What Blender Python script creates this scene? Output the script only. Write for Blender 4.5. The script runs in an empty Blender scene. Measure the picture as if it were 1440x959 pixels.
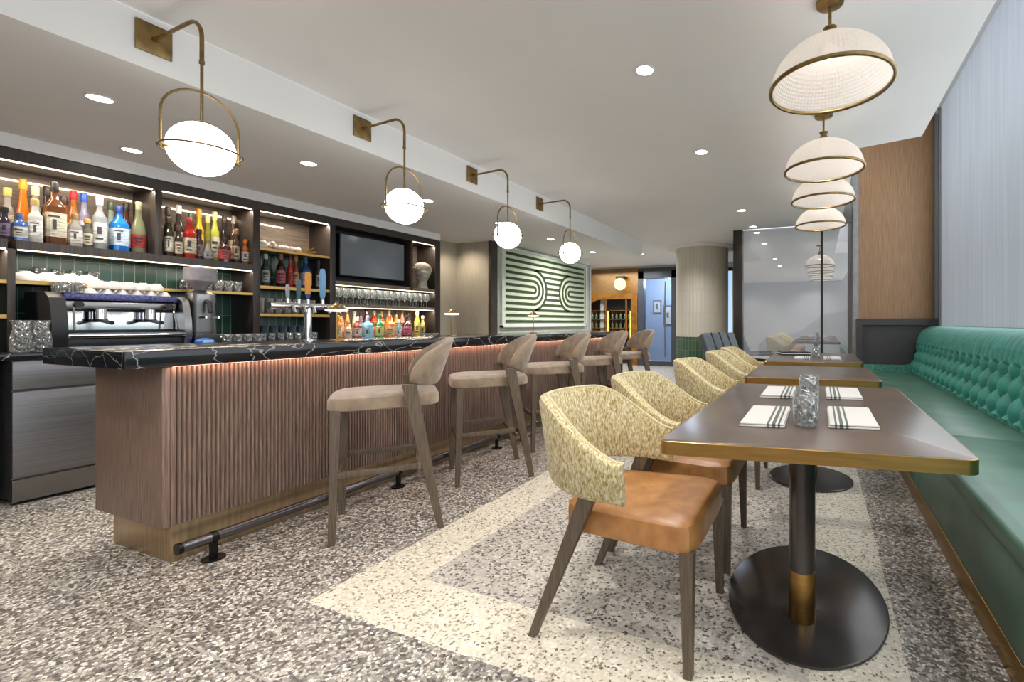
import bpy, bmesh, math, random
from mathutils import Vector, Matrix
random.seed(7)
PI=math.pi
D=bpy.data; SC=bpy.context.scene; COL=SC.collection

# ------------------------------------------------------------------ camera model
PX,HY,F,H=900.,454.,640.,1.13
psi=math.atan((1152-PX)/F); S,C=math.sin(psi),math.cos(psi)
cam=D.objects.new('camera',D.cameras.new('camera')); COL.objects.link(cam)
cam.location=(0,0,H); cam.rotation_euler=(PI/2,0,psi)
cam.data.sensor_width=36; cam.data.lens=F/1440*36
cam.data.shift_x=(720-PX)/1440; cam.data.shift_y=-(479.5-HY)/1440
cam.data.clip_start=.02
SC.camera=cam
def on_x(px,X):            # y of the point of plane x=X seen in column px, and its depth
    Zc=F*X/C/(px-1152); return (px-PX)*Zc/F*S+Zc*C, Zc

# ------------------------------------------------------------------ materials
def lin(c):
    o=[]
    for v in c[:3]:
        v/=255.; o.append(v/12.92 if v<=.04045 else ((v+.055)/1.055)**2.4)
    return (*o,1.)
class N:
    def __init__(s,name):
        s.m=D.materials.new(name); s.m.use_nodes=True; s.t=s.m.node_tree; s.t.nodes.clear()
        s.out=s.n('ShaderNodeOutputMaterial')
    def n(s,typ,**kw):
        x=s.t.nodes.new(typ)
        for k,v in kw.items():
            if k in x.inputs: x.inputs[k].default_value=v
            else: setattr(x,k,v)
        return x
    def l(s,a,b): s.t.links.new(a,b)
    def coord(s,sc=(1,1,1),kind='Object',rot=(0,0,0)):
        tc=s.n('ShaderNodeTexCoord'); mp=s.n('ShaderNodeMapping')
        mp.inputs['Scale'].default_value=sc; mp.inputs['Rotation'].default_value=rot
        s.l(tc.outputs[kind],mp.inputs['Vector']); return mp.outputs['Vector']
    def ramp(s,fac,stops,interp='LINEAR'):
        r=s.n('ShaderNodeValToRGB'); r.color_ramp.interpolation=interp
        e=r.color_ramp.elements
        while len(e)<len(stops): e.new(.5)
        for x,(p,c) in zip(e,stops): x.position=p; x.color=c if len(c)==4 and max(c)<=1 else lin(c)
        s.l(fac,r.inputs['Fac']); return r.outputs['Color']
    def pr(s,base=None,rough=.5,metal=0.,**kw):
        p=s.n('ShaderNodeBsdfPrincipled')
        p.inputs['Roughness'].default_value=rough; p.inputs['Metallic'].default_value=metal
        if base is not None:
            if hasattr(base,'links'): s.l(base,p.inputs['Base Color'])
            else: p.inputs['Base Color'].default_value=base
        for k,v in kw.items(): p.inputs[k.replace('_',' ')].default_value=v
        return p
    def bump(s,p,h,strength=.3,dist=.01):
        b=s.n('ShaderNodeBump'); b.inputs['Strength'].default_value=strength; b.inputs['Distance'].default_value=dist
        s.l(h,b.inputs['Height']); s.l(b.outputs['Normal'],p.inputs['Normal'])
    def end(s,sh): s.l(sh,s.out.inputs['Surface']); return s.m
def mat(name,c,rough=.5,metal=0.,var=.08,scale=12,stretch=(1,1,1),bump=0.,bdist=.004,c2=None,**kw):
    """plain surface with a little procedural variation of colour"""
    s=N(name); v=s.coord(stretch)
    t=s.n('ShaderNodeTexNoise',Scale=scale,Detail=4.); s.l(v,t.inputs['Vector'])
    a=lin(c); lo=lin(c2) if c2 else tuple(x*(1-var*2.2) for x in a[:3])+(1,); hi=tuple(min(1,x*(1+var)) for x in a[:3])+(1,)
    p=s.pr(s.ramp(t.outputs['Fac'],[(.3,lo),(.7,hi)]),rough,metal,**kw)
    if bump: s.bump(p,t.outputs['Fac'],bump,bdist)
    return s.end(p.outputs[0])
def emit(name,c,st):
    s=N(name); v=s.coord((1,1,1)); t=s.n('ShaderNodeTexNoise',Scale=3.); s.l(v,t.inputs['Vector'])
    a=lin(c); e=s.n('ShaderNodeEmission',Strength=st)
    s.l(s.ramp(t.outputs['Fac'],[(.2,tuple(x*.97 for x in a[:3])+(1,)),(.8,a)]),e.inputs['Color']); return s.end(e.outputs[0])
def clear(name,c,alpha=.3,rough=.05,bumpscale=0):
    """thin glass: tinted see-through mixed with a glossy coloured skin"""
    s=N(name); tr=s.n('ShaderNodeBsdfTransparent'); tr.inputs['Color'].default_value=tuple(.5+.5*x for x in lin(c)[:3])+(1,)
    v=s.coord((1,1,1)); t=s.n('ShaderNodeTexNoise',Scale=18.,Detail=2.); s.l(v,t.inputs['Vector'])
    a=lin(c); p=s.pr(s.ramp(t.outputs['Fac'],[(.3,tuple(x*.75 for x in a[:3])+(1,)),(.7,a)]),rough)
    if bumpscale:
        w=s.n('ShaderNodeTexVoronoi',Scale=bumpscale); s.l(v,w.inputs['Vector']); s.bump(p,w.outputs['Distance'],.8,.01)
    fr=s.n('ShaderNodeFresnel',IOR=1.5); ma=s.n('ShaderNodeMath',operation='MAXIMUM'); ma.inputs[1].default_value=alpha
    s.l(fr.outputs[0],ma.inputs[0]); mx=s.n('ShaderNodeMixShader'); s.l(ma.outputs[0],mx.inputs[0]); s.l(tr.outputs[0],mx.inputs[1]); s.l(p.outputs[0],mx.inputs[2])
    return s.end(mx.outputs[0])
def terrazzo(name,stops,matrix,scale=58):
    s=N(name); v=s.coord((1,1,1))
    nz=s.n('ShaderNodeTexNoise',Scale=40.); s.l(v,nz.inputs['Vector'])
    mx=s.n('ShaderNodeMixRGB',blend_type='ADD'); mx.inputs[0].default_value=.012; s.l(v,mx.inputs[1]); s.l(nz.outputs['Color'],mx.inputs[2])
    vo=s.n('ShaderNodeTexVoronoi',Scale=float(scale)); s.l(mx.outputs[0],vo.inputs['Vector'])
    ve=s.n('ShaderNodeTexVoronoi',Scale=float(scale),feature='DISTANCE_TO_EDGE'); s.l(mx.outputs[0],ve.inputs['Vector'])
    sep=s.n('ShaderNodeSeparateColor'); s.l(vo.outputs['Color'],sep.inputs[0])
    chip=s.ramp(sep.outputs[0],stops,'CONSTANT')
    edge=s.ramp(ve.outputs['Distance'],[(.04,(0,0,0,1)),(.09,(1,1,1,1))])
    m2=s.n('ShaderNodeMixRGB'); s.l(edge,m2.inputs[0]); m2.inputs[1].default_value=lin(matrix); s.l(chip,m2.inputs[2])
    p=s.pr(m2.outputs[0],.32); p.inputs['Specular IOR Level'].default_value=.35
    return s.end(p.outputs[0])
T_DARK=terrazzo('terrazzo_dark',[(0,(82,78,75)),(.17,(114,108,102)),(.36,(158,150,141)),(.58,(198,190,178)),(.82,(230,223,212))],(132,125,117),88)
T_LIGHT=terrazzo('terrazzo_cream',[(0,(120,108,92)),(.08,(170,160,142)),(.22,(214,205,186)),(.6,(226,218,200)),(.85,(238,231,216))],(222,213,194),100)
T_MID=terrazzo('terrazzo_grey',[(0,(74,70,68)),(.12,(124,118,112)),(.28,(184,176,166)),(.6,(198,191,181)),(.85,(216,209,199))],(190,182,171),86)
M_GROUT=mat('divider_strip',(172,164,154),.5)
M_CEIL=mat('ceiling_paint',(230,229,228),.85,var=.01,scale=2)
M_CEILW=mat('ceiling_paint_bright',(236,235,234),.85,var=.01,scale=2)
M_WALLG=mat('wall_grey_paint',(186,188,184),.8,var=.02,scale=3)
M_BEIGE=mat('beige_wallcovering',(178,170,154),.75,var=.07,scale=9,stretch=(14,14,.5),bump=.2)
M_GREENW=mat('sage_wall_paint',(176,180,170),.75,var=.03,scale=5,stretch=(8,8,.5))
M_DARKW=mat('dark_stained_wood',(62,54,49),.4,var=.25,scale=9,stretch=(14,14,.8),bump=.1)
M_BROWNW=mat('brown_cabinet_wood',(134,118,102),.45,var=.18,scale=7,stretch=(9,1.2,9),bump=.1)
M_BARW=mat('walnut_bar_panel',(140,116,103),.5,var=.2,scale=8,stretch=(26,26,.9),bump=.15,c2=(102,82,72))
M_FLUTE=mat('walnut_fluting',(144,120,107),.45,var=.2,scale=8,stretch=(20,20,.9),bump=.1,c2=(106,87,77))
M_GAP=mat('dark_groove',(26,22,20),.8)
M_BRASS=mat('brushed_brass',(178,140,82),.3,1.,var=.08,scale=8,stretch=(1,.3,12))
M_PLINTH=mat('bronze_plinth',(184,158,124),.34,.85,var=.1,scale=6,stretch=(14,14,.6))
M_BRONZE=mat('aged_bronze',(146,122,80),.35,1.,var=.15,scale=20)
M_BLACK=mat('black_metal',(30,29,29),.35,.6,var=.1)
M_RAIL=mat('gunmetal_tube',(108,106,108),.3,.9,var=.1)
M_STEEL=mat('brushed_steel',(150,150,150),.32,1.,var=.06,scale=6,stretch=(14,.3,1))
M_DSTEEL=mat('dark_steel',(140,140,143),.45,.9,var=.08,scale=6,stretch=(1,.3,14))
M_CHROME=mat('polished_chrome',(225,225,228),.08,1.,var=.02)
M_BLK=mat('black_plastic',(28,28,30),.4,var=.1)
M_DGREY=mat('charcoal_enamel',(58,58,60),.35,.3,var=.1)
M_GOLDEDGE=mat('brass_shelf_edge',(200,162,90),.35,.7,var=.06)
M_LED=emit('led_warm',(255,230,196),2.6)
M_WHITE=mat('white_ceramic',(216,209,199),.3,var=.03)
M_OAK=mat('oak_veneer',(158,122,86),.5,var=.14,scale=6,stretch=(22,22,.7),bump=.08,c2=(136,102,70))
M_CHARC=mat('charcoal_panel',(62,60,59),.5,var=.06)
M_LEGW=mat('grey_brown_leg_wood',(102,88,72),.5,var=.18,scale=9,stretch=(16,16,1),bump=.1)
M_LEGD=mat('dark_walnut_leg',(98,85,70),.45,var=.18,scale=9,stretch=(16,16,1),bump=.1)
M_TAUPE=mat('taupe_velvet',(144,124,103),.75,var=.16,scale=16,bump=.15,Sheen_Weight=.35)
M_TAN=mat('tan_leather',(176,126,76),.36,var=.1,scale=16,bump=.15,c2=(154,104,58))
M_TEAL=mat('teal_velvet',(48,142,128),.55,var=.12,scale=9,bump=.08,Sheen_Weight=.15)
M_SEATG=mat('green_leather',(78,114,97),.36,var=.14,scale=5,bump=.06)
M_PATTERN=mat('mottled_green_fabric',(92,158,138),.8,var=.2,scale=60,c2=(36,84,72))
M_TOP=mat('bronzed_table_laminate',(92,79,70),.28,.15,var=.12,scale=5,bump=.02)
M_BASE=mat('blackened_steel',(84,80,77),.24,.6,var=.12,scale=5)
M_GLOBE=emit('opal_glass_lit',(255,250,240),5.0)
M_LAMPON=emit('lamp_glow',(255,240,215),2.5)
M_TV=mat('tv_screen',(124,132,140),.12,var=.05,scale=3)
M_STONE=mat('weathered_plaster',(206,198,184),.85,var=.2,scale=22,bump=.5)
M_GLASS=clear('clear_glass',(226,230,230),.16,.04)
M_CUT=None
def m_cut():
    s=N('cut_glass'); v=s.coord((1,1,.7)); w=s.n('ShaderNodeTexVoronoi',Scale=48.,feature='DISTANCE_TO_EDGE'); s.l(v,w.inputs['Vector'])
    tr=s.n('ShaderNodeBsdfTransparent'); tr.inputs['Color'].default_value=(.86,.88,.88,1)
    gl=s.n('ShaderNodeBsdfGlossy',Roughness=.04); df=s.n('ShaderNodeBsdfDiffuse'); df.inputs['Color'].default_value=lin((226,228,226))
    w2=s.n('ShaderNodeTexVoronoi',Scale=48.); s.l(v,w2.inputs['Vector'])
    b=s.n('ShaderNodeBump'); b.inputs['Strength'].default_value=1.; b.inputs['Distance'].default_value=.02; s.l(w2.outputs['Distance'],b.inputs['Height']); s.l(b.outputs['Normal'],gl.inputs['Normal'])
    k=s.ramp(w.outputs['Distance'],[(.03,(.5,.5,.5,1)),(.12,(.10,.10,.10,1))])
    fr=s.n('ShaderNodeFresnel',IOR=1.5); m0=s.n('ShaderNodeMixShader'); m0.inputs[0].default_value=.3; s.l(gl.outputs[0],m0.inputs[1]); s.l(df.outputs[0],m0.inputs[2])
    ad=s.n('ShaderNodeMath',operation='ADD'); s.l(k,ad.inputs[0]); s.l(fr.outputs[0],ad.inputs[1]); ad.use_clamp=True
    mx=s.n('ShaderNodeMixShader'); s.l(ad.outputs[0],mx.inputs[0]); s.l(tr.outputs[0],mx.inputs[1]); s.l(m0.outputs[0],mx.inputs[2]); return s.end(mx.outputs[0])
M_CUT=m_cut()
M_FROST=clear('hopper_plastic',(206,200,206),.45,.15)
M_ART0=mat('pale_green_panel',(208,222,196),.8,var=.03)
M_ART1=mat('moss_green_relief',(58,72,44),.85,var=.2,scale=60,bump=.3)
M_FRAME=mat('white_frame',(214,220,212),.5)
M_SLATE=mat('slate_leather',(92,100,106),.4,var=.1)
M_CREAM=mat('cream_cushion',(196,186,166),.7)
M_CAR=mat('silver_car_paint',(140,158,184),.25,.4,var=.02)
M_NIGHT=mat('dark_glass',(24,28,32),.1)
M_PLASTER=mat('white_plaster',(222,222,222),.8,var=.01)
M_PAPER=mat('paper',(232,228,222),.7)

def m_tile(name,c,c2,tw,th,grout,axes):
    s=N(name); tc=s.n('ShaderNodeTexCoord'); sp=s.n('ShaderNodeSeparateXYZ'); s.l(tc.outputs['Object'],sp.inputs[0])
    cb=s.n('ShaderNodeCombineXYZ')
    if axes=='cyl':
        a=s.n('ShaderNodeMath',operation='ARCTAN2'); s.l(sp.outputs[1],a.inputs[0]); s.l(sp.outputs[0],a.inputs[1])
        k=s.n('ShaderNodeMath',operation='MULTIPLY'); k.inputs[1].default_value=.53; s.l(a.outputs[0],k.inputs[0]); s.l(k.outputs[0],cb.inputs[0])
    else: s.l(sp.outputs[axes],cb.inputs[0])
    s.l(sp.outputs[2],cb.inputs[1])
    b=s.n('ShaderNodeTexBrick',Scale=1.); b.offset=0; b.inputs['Brick Width'].default_value=tw; b.inputs['Row Height'].default_value=th
    b.inputs['Mortar Size'].default_value=.0022; b.inputs['Mortar Smooth'].default_value=.2
    b.inputs['Color1'].default_value=lin(c); b.inputs['Color2'].default_value=lin(c2); b.inputs['Mortar'].default_value=lin(grout)
    s.l(cb.outputs[0],b.inputs['Vector']); p=s.pr(b.outputs['Color'],.6 if axes=='cyl' and c[0]>100 else .22)
    return s.end(p.outputs[0])
M_TILE=m_tile('green_wall_tile',(44,84,68),(66,104,88),.066,.40,(168,182,170),1)
M_COLT=m_tile('green_column_tile',(52,76,60),(74,98,78),.075,.20,(120,134,116),'cyl')
M_COLB=m_tile('beige_ribbed_column',(208,201,189),(200,192,179),.03,.44,(180,172,160),'cyl')
M_MOSAIC=mat('gold_mosaic',(150,112,66),.35,.5,var=.35,scale=90)
M_GILT=mat('amber_gilt_wood',(150,98,36),.35,.5,var=.2,scale=8)

def m_marble():
    s=N('black_marble'); v=s.coord((1.5,.9,1.8),rot=(.5,.3,.2)); nz=s.n('ShaderNodeTexNoise',Scale=2.2,Detail=5.); s.l(v,nz.inputs['Vector'])
    mx=s.n('ShaderNodeMixRGB',blend_type='ADD'); mx.inputs[0].default_value=.45; s.l(v,mx.inputs[1]); s.l(nz.outputs['Color'],mx.inputs[2])
    ve=s.n('ShaderNodeTexVoronoi',Scale=4.6,feature='DISTANCE_TO_EDGE'); s.l(mx.outputs[0],ve.inputs['Vector'])
    vein=s.ramp(ve.outputs['Distance'],[(.0,(196,192,186)),(.005,(110,108,108)),(.014,(30,31,35))])
    p=s.pr(vein,.12); return s.end(p.outputs[0])
M_MARBLE=m_marble()
def m_boucle():
    s=N('mustard_boucle'); v=s.coord((1,1,.35)); nz=s.n('ShaderNodeTexNoise',Scale=150.,Detail=3.,Distortion=.6); s.l(v,nz.inputs['Vector'])
    c=s.ramp(nz.outputs['Fac'],[(.34,(142,120,72)),(.46,(182,164,114)),(.56,(202,188,148)),(.68,(222,214,190))])
    p=s.pr(c,.9); p.inputs['Sheen Weight'].default_value=.2; s.bump(p,nz.outputs['Fac'],.5,.006); return s.end(p.outputs[0])
M_BOUCLE=m_boucle(); M_PIPE=mat('cream_piping',(202,188,146),.85,var=.1,scale=90,bump=.2)
def m_napkin():
    s=N('striped_linen'); tc=s.n('ShaderNodeTexCoord'); sp=s.n('ShaderNodeSeparateXYZ'); s.l(tc.outputs['Object'],sp.inputs[0])
    ad=s.n('ShaderNodeMath',operation='ADD'); ad.inputs[1].default_value=.1; s.l(sp.outputs[0],ad.inputs[0])
    mu=s.n('ShaderNodeMath',operation='MULTIPLY'); mu.inputs[1].default_value=5.; s.l(ad.outputs[0],mu.inputs[0])
    w=(190,186,180); g=(84,92,86)
    c=s.ramp(mu.outputs[0],[(0,w),(.585,g),(.625,w),(.665,g),(.725,w),(.765,g),(.80,w)],'CONSTANT')
    p=s.pr(c,.85); nz=s.n('ShaderNodeTexNoise',Scale=300.); s.l(tc.outputs['Object'],nz.inputs['Vector']); s.bump(p,nz.outputs['Fac'],.15,.002)
    return s.end(p.outputs[0])
M_NAP=m_napkin()
def m_dome():
    s=N('ribbed_glass_dome'); v=s.coord((1,1,1)); tc=s.n('ShaderNodeTexCoord'); sp=s.n('ShaderNodeSeparateXYZ'); s.l(tc.outputs['Object'],sp.inputs[0])
    a=s.n('ShaderNodeMath',operation='ARCTAN2'); s.l(sp.outputs[1],a.inputs[0]); s.l(sp.outputs[0],a.inputs[1])
    k=s.n('ShaderNodeMath',operation='MULTIPLY'); k.inputs[1].default_value=90.; s.l(a.outputs[0],k.inputs[0])
    si=s.n('ShaderNodeMath',operation='SINE'); s.l(k.outputs[0],si.inputs[0])
    z=s.n('ShaderNodeMath',operation='MULTIPLY'); z.inputs[1].default_value=420.; s.l(sp.outputs[2],z.inputs[0])
    sz=s.n('ShaderNodeMath',operation='SINE'); s.l(z.outputs[0],sz.inputs[0])
    h=s.n('ShaderNodeMath',operation='ADD'); s.l(si.outputs[0],h.inputs[0]); s.l(sz.outputs[0],h.inputs[1])
    p=s.pr(lin((232,226,222)),.25); s.bump(p,h.outputs[0],.5,.004)
    tl=s.n('ShaderNodeBsdfTranslucent'); tl.inputs['Color'].default_value=lin((250,244,236))
    tr=s.n('ShaderNodeBsdfTransparent')
    m1=s.n('ShaderNodeMixShader'); m1.inputs[0].default_value=.6; s.l(p.outputs[0],m1.inputs[1]); s.l(tl.outputs[0],m1.inputs[2])
    m2=s.n('ShaderNodeMixShader'); m2.inputs[0].default_value=.15; s.l(m1.outputs[0],m2.inputs[1]); s.l(tr.outputs[0],m2.inputs[2])
    return s.end(m2.outputs[0])
M_DOME=m_dome()
def m_shade(name,c,st,streak=True):
    """daylit translucent window shade: glows with the daylight behind it"""
    s=N(name); v=s.coord((7,7,.25)); t=s.n('ShaderNodeTexNoise',Scale=3.,Detail=3.); s.l(v,t.inputs['Vector'])
    a=lin(c); col=s.ramp(t.outputs['Fac'],[(.3,tuple(x*.86 for x in a[:3])+(1,)),(.7,a)])
    e=s.n('ShaderNodeEmission',Strength=st); s.l(col,e.inputs['Color'])
    p=s.pr(col,.7); m=s.n('ShaderNodeAddShader'); s.l(e.outputs[0],m.inputs[0]); s.l(p.outputs[0],m.inputs[1]); return s.end(m.outputs[0])
M_SHADE=m_shade('daylit_sheer_shade',(172,180,190),.27)
def m_film():
    s=N('filmed_window_glass'); v=s.coord((1,1,1)); t=s.n('ShaderNodeTexNoise',Scale=2.,Detail=3.); s.l(v,t.inputs['Vector'])
    col=s.ramp(t.outputs['Fac'],[(.3,(196,206,220)),(.7,(214,222,232))])
    p=s.pr(col,.5); tr=s.n('ShaderNodeBsdfTransparent'); gl=s.n('ShaderNodeBsdfGlossy',Roughness=0.)
    m1=s.n('ShaderNodeMixShader'); m1.inputs[0].default_value=.5; s.l(p.outputs[0],m1.inputs[1]); s.l(tr.outputs[0],m1.inputs[2])
    m2=s.n('ShaderNodeMixShader'); m2.inputs[0].default_value=.58; s.l(m1.outputs[0],m2.inputs[1]); s.l(gl.outputs[0],m2.inputs[2])
    return s.end(m2.outputs[0])
M_FILM=m_film()

# ------------------------------------------------------------------ mesh building
class B:
    def __init__(s): s.bm=bmesh.new(); s.mi=0
    def _tag(s,n0):
        s.bm.faces.ensure_lookup_table()
        for f in s.bm.faces[n0:]: f.material_index=s.mi
    def box(s,a,b,bev=0.,seg=2,M=None):
        n0=len(s.bm.faces)
        r=bmesh.ops.create_cube(s.bm,size=1.); vs=r['verts']
        for v in vs:
            v.co=Vector([(a[i]+b[i])/2+v.co[i]*(b[i]-a[i]) for i in range(3)])
        if bev:
            es=list({e for v in vs for e in v.link_edges})
            bmesh.ops.bevel(s.bm,geom=es,offset=bev,segments=seg,profile=.5,affect='EDGES',clamp_overlap=True)
        if M is not None:
            s.bm.faces.ensure_lookup_table()
            for v in {v for f in s.bm.faces[n0:] for v in f.verts}: v.co=M@v.co
        s._tag(n0); return s
    def loft(s,rings,caps=True,closed=True):
        n0=len(s.bm.faces); R=[[s.bm.verts.new(p) for p in r] for r in rings]
        n=len(R[0])
        for i in range(len(R)-1):
            for j in range(n if closed else n-1):
                k=(j+1)%n; s.bm.faces.new((R[i][j],R[i][k],R[i+1][k],R[i+1][j]))
        if caps and closed:
            s.bm.faces.new(list(reversed(R[0]))); s.bm.faces.new(R[-1])
        s._tag(n0); return s
    def tube(s,pts,r,seg=10,closed=False,caps=True):
        P=[Vector(p) for p in pts]; n=len(P); rr=r if isinstance(r,(list,tuple)) else [r]*n
        T=[]
        for i in range(n):
            a=P[i-1] if (i>0 or closed) else P[0]; b=P[(i+1)%n] if (i<n-1 or closed) else P[-1]
            T.append((b-a).normalized())
        u=T[0].orthogonal().normalized(); rings=[]
        for i in range(n):
            u=(u-T[i]*u.dot(T[i])).normalized(); w=T[i].cross(u)
            rings.append([P[i]+(u*math.cos(2*PI*k/seg)+w*math.sin(2*PI*k/seg))*rr[i] for k in range(seg)])
        if closed: rings.append(rings[0]); return s._loop(rings[:-1])
        return s.loft(rings,caps)
    def _loop(s,rings):
        n0=len(s.bm.faces); R=[[s.bm.verts.new(p) for p in r] for r in rings]; m=len(R); n=len(R[0])
        for i in range(m):
            for j in range(n): s.bm.faces.new((R[i][j],R[i][(j+1)%n],R[(i+1)%m][(j+1)%n],R[(i+1)%m][j]))
        s._tag(n0); return s
    def lathe(s,prof,c=(0,0,0),seg=24,sx=1.,sy=1.,sq=2.,caps=True):
        rings=[]
        for r,z in prof:
            ring=[]
            for k in range(seg):
                a=2*PI*k/seg; ca,sa=math.cos(a),math.sin(a)
                q=(abs(ca)**sq+abs(sa)**sq)**(-1./sq)
                ring.append((c[0]+r*q*ca*sx,c[1]+r*q*sa*sy,c[2]+z))
            rings.append(ring)
        return s.loft(rings,caps)
    def disc(s,c,r,h,seg=32,axis='z',bev=0):
        pr=[(r,0),(r,h)] if not bev else [(r-bev,0),(r,bev),(r,h-bev),(r-bev,h)]
        n0=len(s.bm.verts); s.lathe(pr,(0,0,0),seg); s.bm.verts.ensure_lookup_table()
        for v in s.bm.verts[n0:]:
            x,y,z=v.co
            if axis=='x': v.co=(z+c[0],x+c[1],y+c[2])
            elif axis=='y': v.co=(y+c[0],z+c[1],x+c[2])
            else: v.co=(x+c[0],y+c[1],z+c[2])
        return s
    def sphere(s,c,r,sc=(1,1,1),seg=24,rings=14,top=1.):
        pr=[]
        for i in range(rings+1):
            a=-PI/2+PI*i/rings; pr.append((max(1e-4,math.cos(a)*r),math.sin(a)*r*sc[2]))
        return s.lathe(pr,c,seg,sc[0],sc[1])
    def prism(s,poly,z0,z1,axis='z'):
        f={'z':lambda p,h:(p[0],p[1],h),'x':lambda p,h:(h,p[0],p[1]),'y':lambda p,h:(p[0],h,p[1])}[axis]
        return s.loft([[f(p,z0) for p in poly],[f(p,z1) for p in poly]])
    def grid(s,fn,nu,nv):
        n0=len(s.bm.faces); V=[[s.bm.verts.new(fn(i/nu,j/nv)) for j in range(nv+1)] for i in range(nu+1)]
        for i in range(nu):
            for j in range(nv): s.bm.faces.new((V[i][j],V[i+1][j],V[i+1][j+1],V[i][j+1]))
        s._tag(n0); return s
    def quad(s,*p):
        n0=len(s.bm.faces); s.bm.faces.new([s.bm.verts.new(q) for q in p]); s._tag(n0); return s
def obj(name,b,mats,parent=None,loc=(0,0,0),rot=(0,0,0),ang=35,solid=True):
    if solid: bmesh.ops.recalc_face_normals(b.bm,faces=b.bm.faces)
    me=D.meshes.new(name); b.bm.to_mesh(me); b.bm.free()
    for m in (mats if isinstance(mats,(list,tuple)) else [mats]): me.materials.append(m)
    me.shade_smooth(); me.set_sharp_from_angle(angle=math.radians(ang))
    o=D.objects.new(name,me); COL.objects.link(o); o.location=loc; o.rotation_euler=rot
    if parent: o.parent=parent
    return o
def tag(o,label,cat,group=None):
    o['label']=label; o['category']=cat
    if group: o['group']=group
    return o
def thing(name,label,cat,loc=(0,0,0),rz=0.,group=None):
    o=D.objects.new(name,None); COL.objects.link(o); o.empty_display_size=.05
    o.location=loc; o.rotation_euler=(0,0,rz); return tag(o,label,cat,group)
def struct(name,b,m,parent=None,**kw):
    o=obj(name,b,m,parent,**kw)
    if not parent: o['kind']='structure'
    return o
KIDS={}
def dup(o,loc,rz=None,label=None,group=None):
    def cp(x,par):
        c=x.copy(); COL.objects.link(c)
        if par: c.parent=par; c.matrix_parent_inverse=x.matrix_parent_inverse
        for ch in list(x.children): cp(ch,c)
        return c
    r=cp(o,None); r.location=loc
    if rz is not None: r.rotation_euler=(0,0,rz)
    if label: r['label']=label
    if group: r['group']=group
    return r
def bx(a,b,bev=0.,seg=2): return B().box(a,b,bev,seg)
def light(name,typ,loc,energy,color=(1,1,1),parent=None,rot=(0,0,0),**kw):
    d=D.lights.new(name,typ); d.energy=energy; d.color=color
    for k,v in kw.items(): setattr(d,k,v)
    o=D.objects.new(name,d); COL.objects.link(o); o.location=loc; o.rotation_euler=rot
    if parent: o.parent=parent
    return o

# ------------------------------------------------------------------ the setting
def floor():
    b=B(); xs=[-7.2,-1.93,-1.63,-.03,.27,1.7]; ys=[-2.5,.903,.910,1.22,1.52,6.3,6.6,11.6]
    for i in range(5):
        for j in range(7):
            X=(xs[i]+xs[i+1])/2; Y=(ys[j]+ys[j+1])/2
            if .9<Y<.911 and X<.27: m=3
            elif X<-1.93 or X>.27 or Y<1.22 or Y>6.6: m=0
            elif -1.63<X<-.03 and 1.52<Y<6.3: m=2
            else: m=1
            b.mi=m; b.quad((xs[i],ys[j],0),(xs[i+1],ys[j],0),(xs[i+1],ys[j+1],0),(xs[i],ys[j+1],0))
    bmesh.ops.remove_doubles(b.bm,verts=b.bm.verts,dist=1e-5)
    struct('floor',b,[T_DARK,T_LIGHT,T_MID,M_GROUT])
floor()
CE=2.64; LO=2.375; SX=-3.065
b=B().prism([(SX,-2.5),(.772,-2.5),(.772,4.26),(.31,4.36),(.31,7.5),(-1.3,7.5),(-1.3,11.4),(-7.2,11.4),(-7.2,7.9),(SX,7.9)],CE,CE+.25)
struct('ceiling',b,M_CEIL)
struct('ceiling_soffit',bx((-7.2,-2.5,LO),(SX,7.9,CE-.001)),M_CEIL)
struct('ceiling_recess',bx((.3,-2.5,3.9),(1.7,7.64,4.0)),M_CEIL)
struct('wall_left',bx((-5.42,-2.5,0),(-5.30,5.6,LO)),M_BEIGE)
struct('trim_1',bx((-5.30,-2.5,2.285),(-4.95,4.92,LO)),M_CEILW)
struct('wall_return',bx((-5.75,5.6,0),(-4.62,5.72,LO)),M_BEIGE)
struct('trim_2',bx((-4.66,5.57,0),(-4.612,5.72,LO)),M_DARKW)
struct('wall_art',bx((-4.74,5.72,0),(-4.62,8.75,LO)),M_GREENW)
struct('trim_3',bx((-4.74,8.75,0),(-4.6,8.79,LO)),M_WALLG)
struct('trim_4',bx((-7.2,7.9,LO),(-4.62,8.8,CE)),M_CEILW)
struct('wall_lobby',bx((-7.3,5.72,0),(-7.2,11.4,CE)),M_WALLG)
# rear wall with door opening and two narrow windows
RY=11.3
struct('wall_rear',B().box((-7.2,RY,2.5),(-1.93,RY+.12,CE)).box((-3.40,RY,0),(-3.36,RY+.12,2.5)).box((-3.28,RY,0),(-2.32,RY+.12,2.5)).box((-2.0,RY,0),(-1.93,RY+.12,2.5))
       .box((-3.36,RY,0),(-3.28,RY+.12,.2)).box((-2.32,RY,0),(-2.0,RY+.12,.8)),M_WALLG)
struct('window_1',bx((-2.32,RY+.03,.8),(-2.0,RY+.06,2.5)),m_shade('daylight_pane',(150,180,215),.8))
struct('window_2',bx((-3.36,RY+.03,.2),(-3.28,RY+.06,2.5)),m_shade('daylight_slot',(150,190,225),.9))
struct('trim_5',bx((-2.34,RY-.03,2.42),(-1.98,RY,2.5)),M_BLACK)
struct('wall_lobby_side',B().prism([(-1.3,7.66),(-1.24,7.66),(-1.86,11.42),(-1.95,11.42)],0,CE),M_WALLG)
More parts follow.
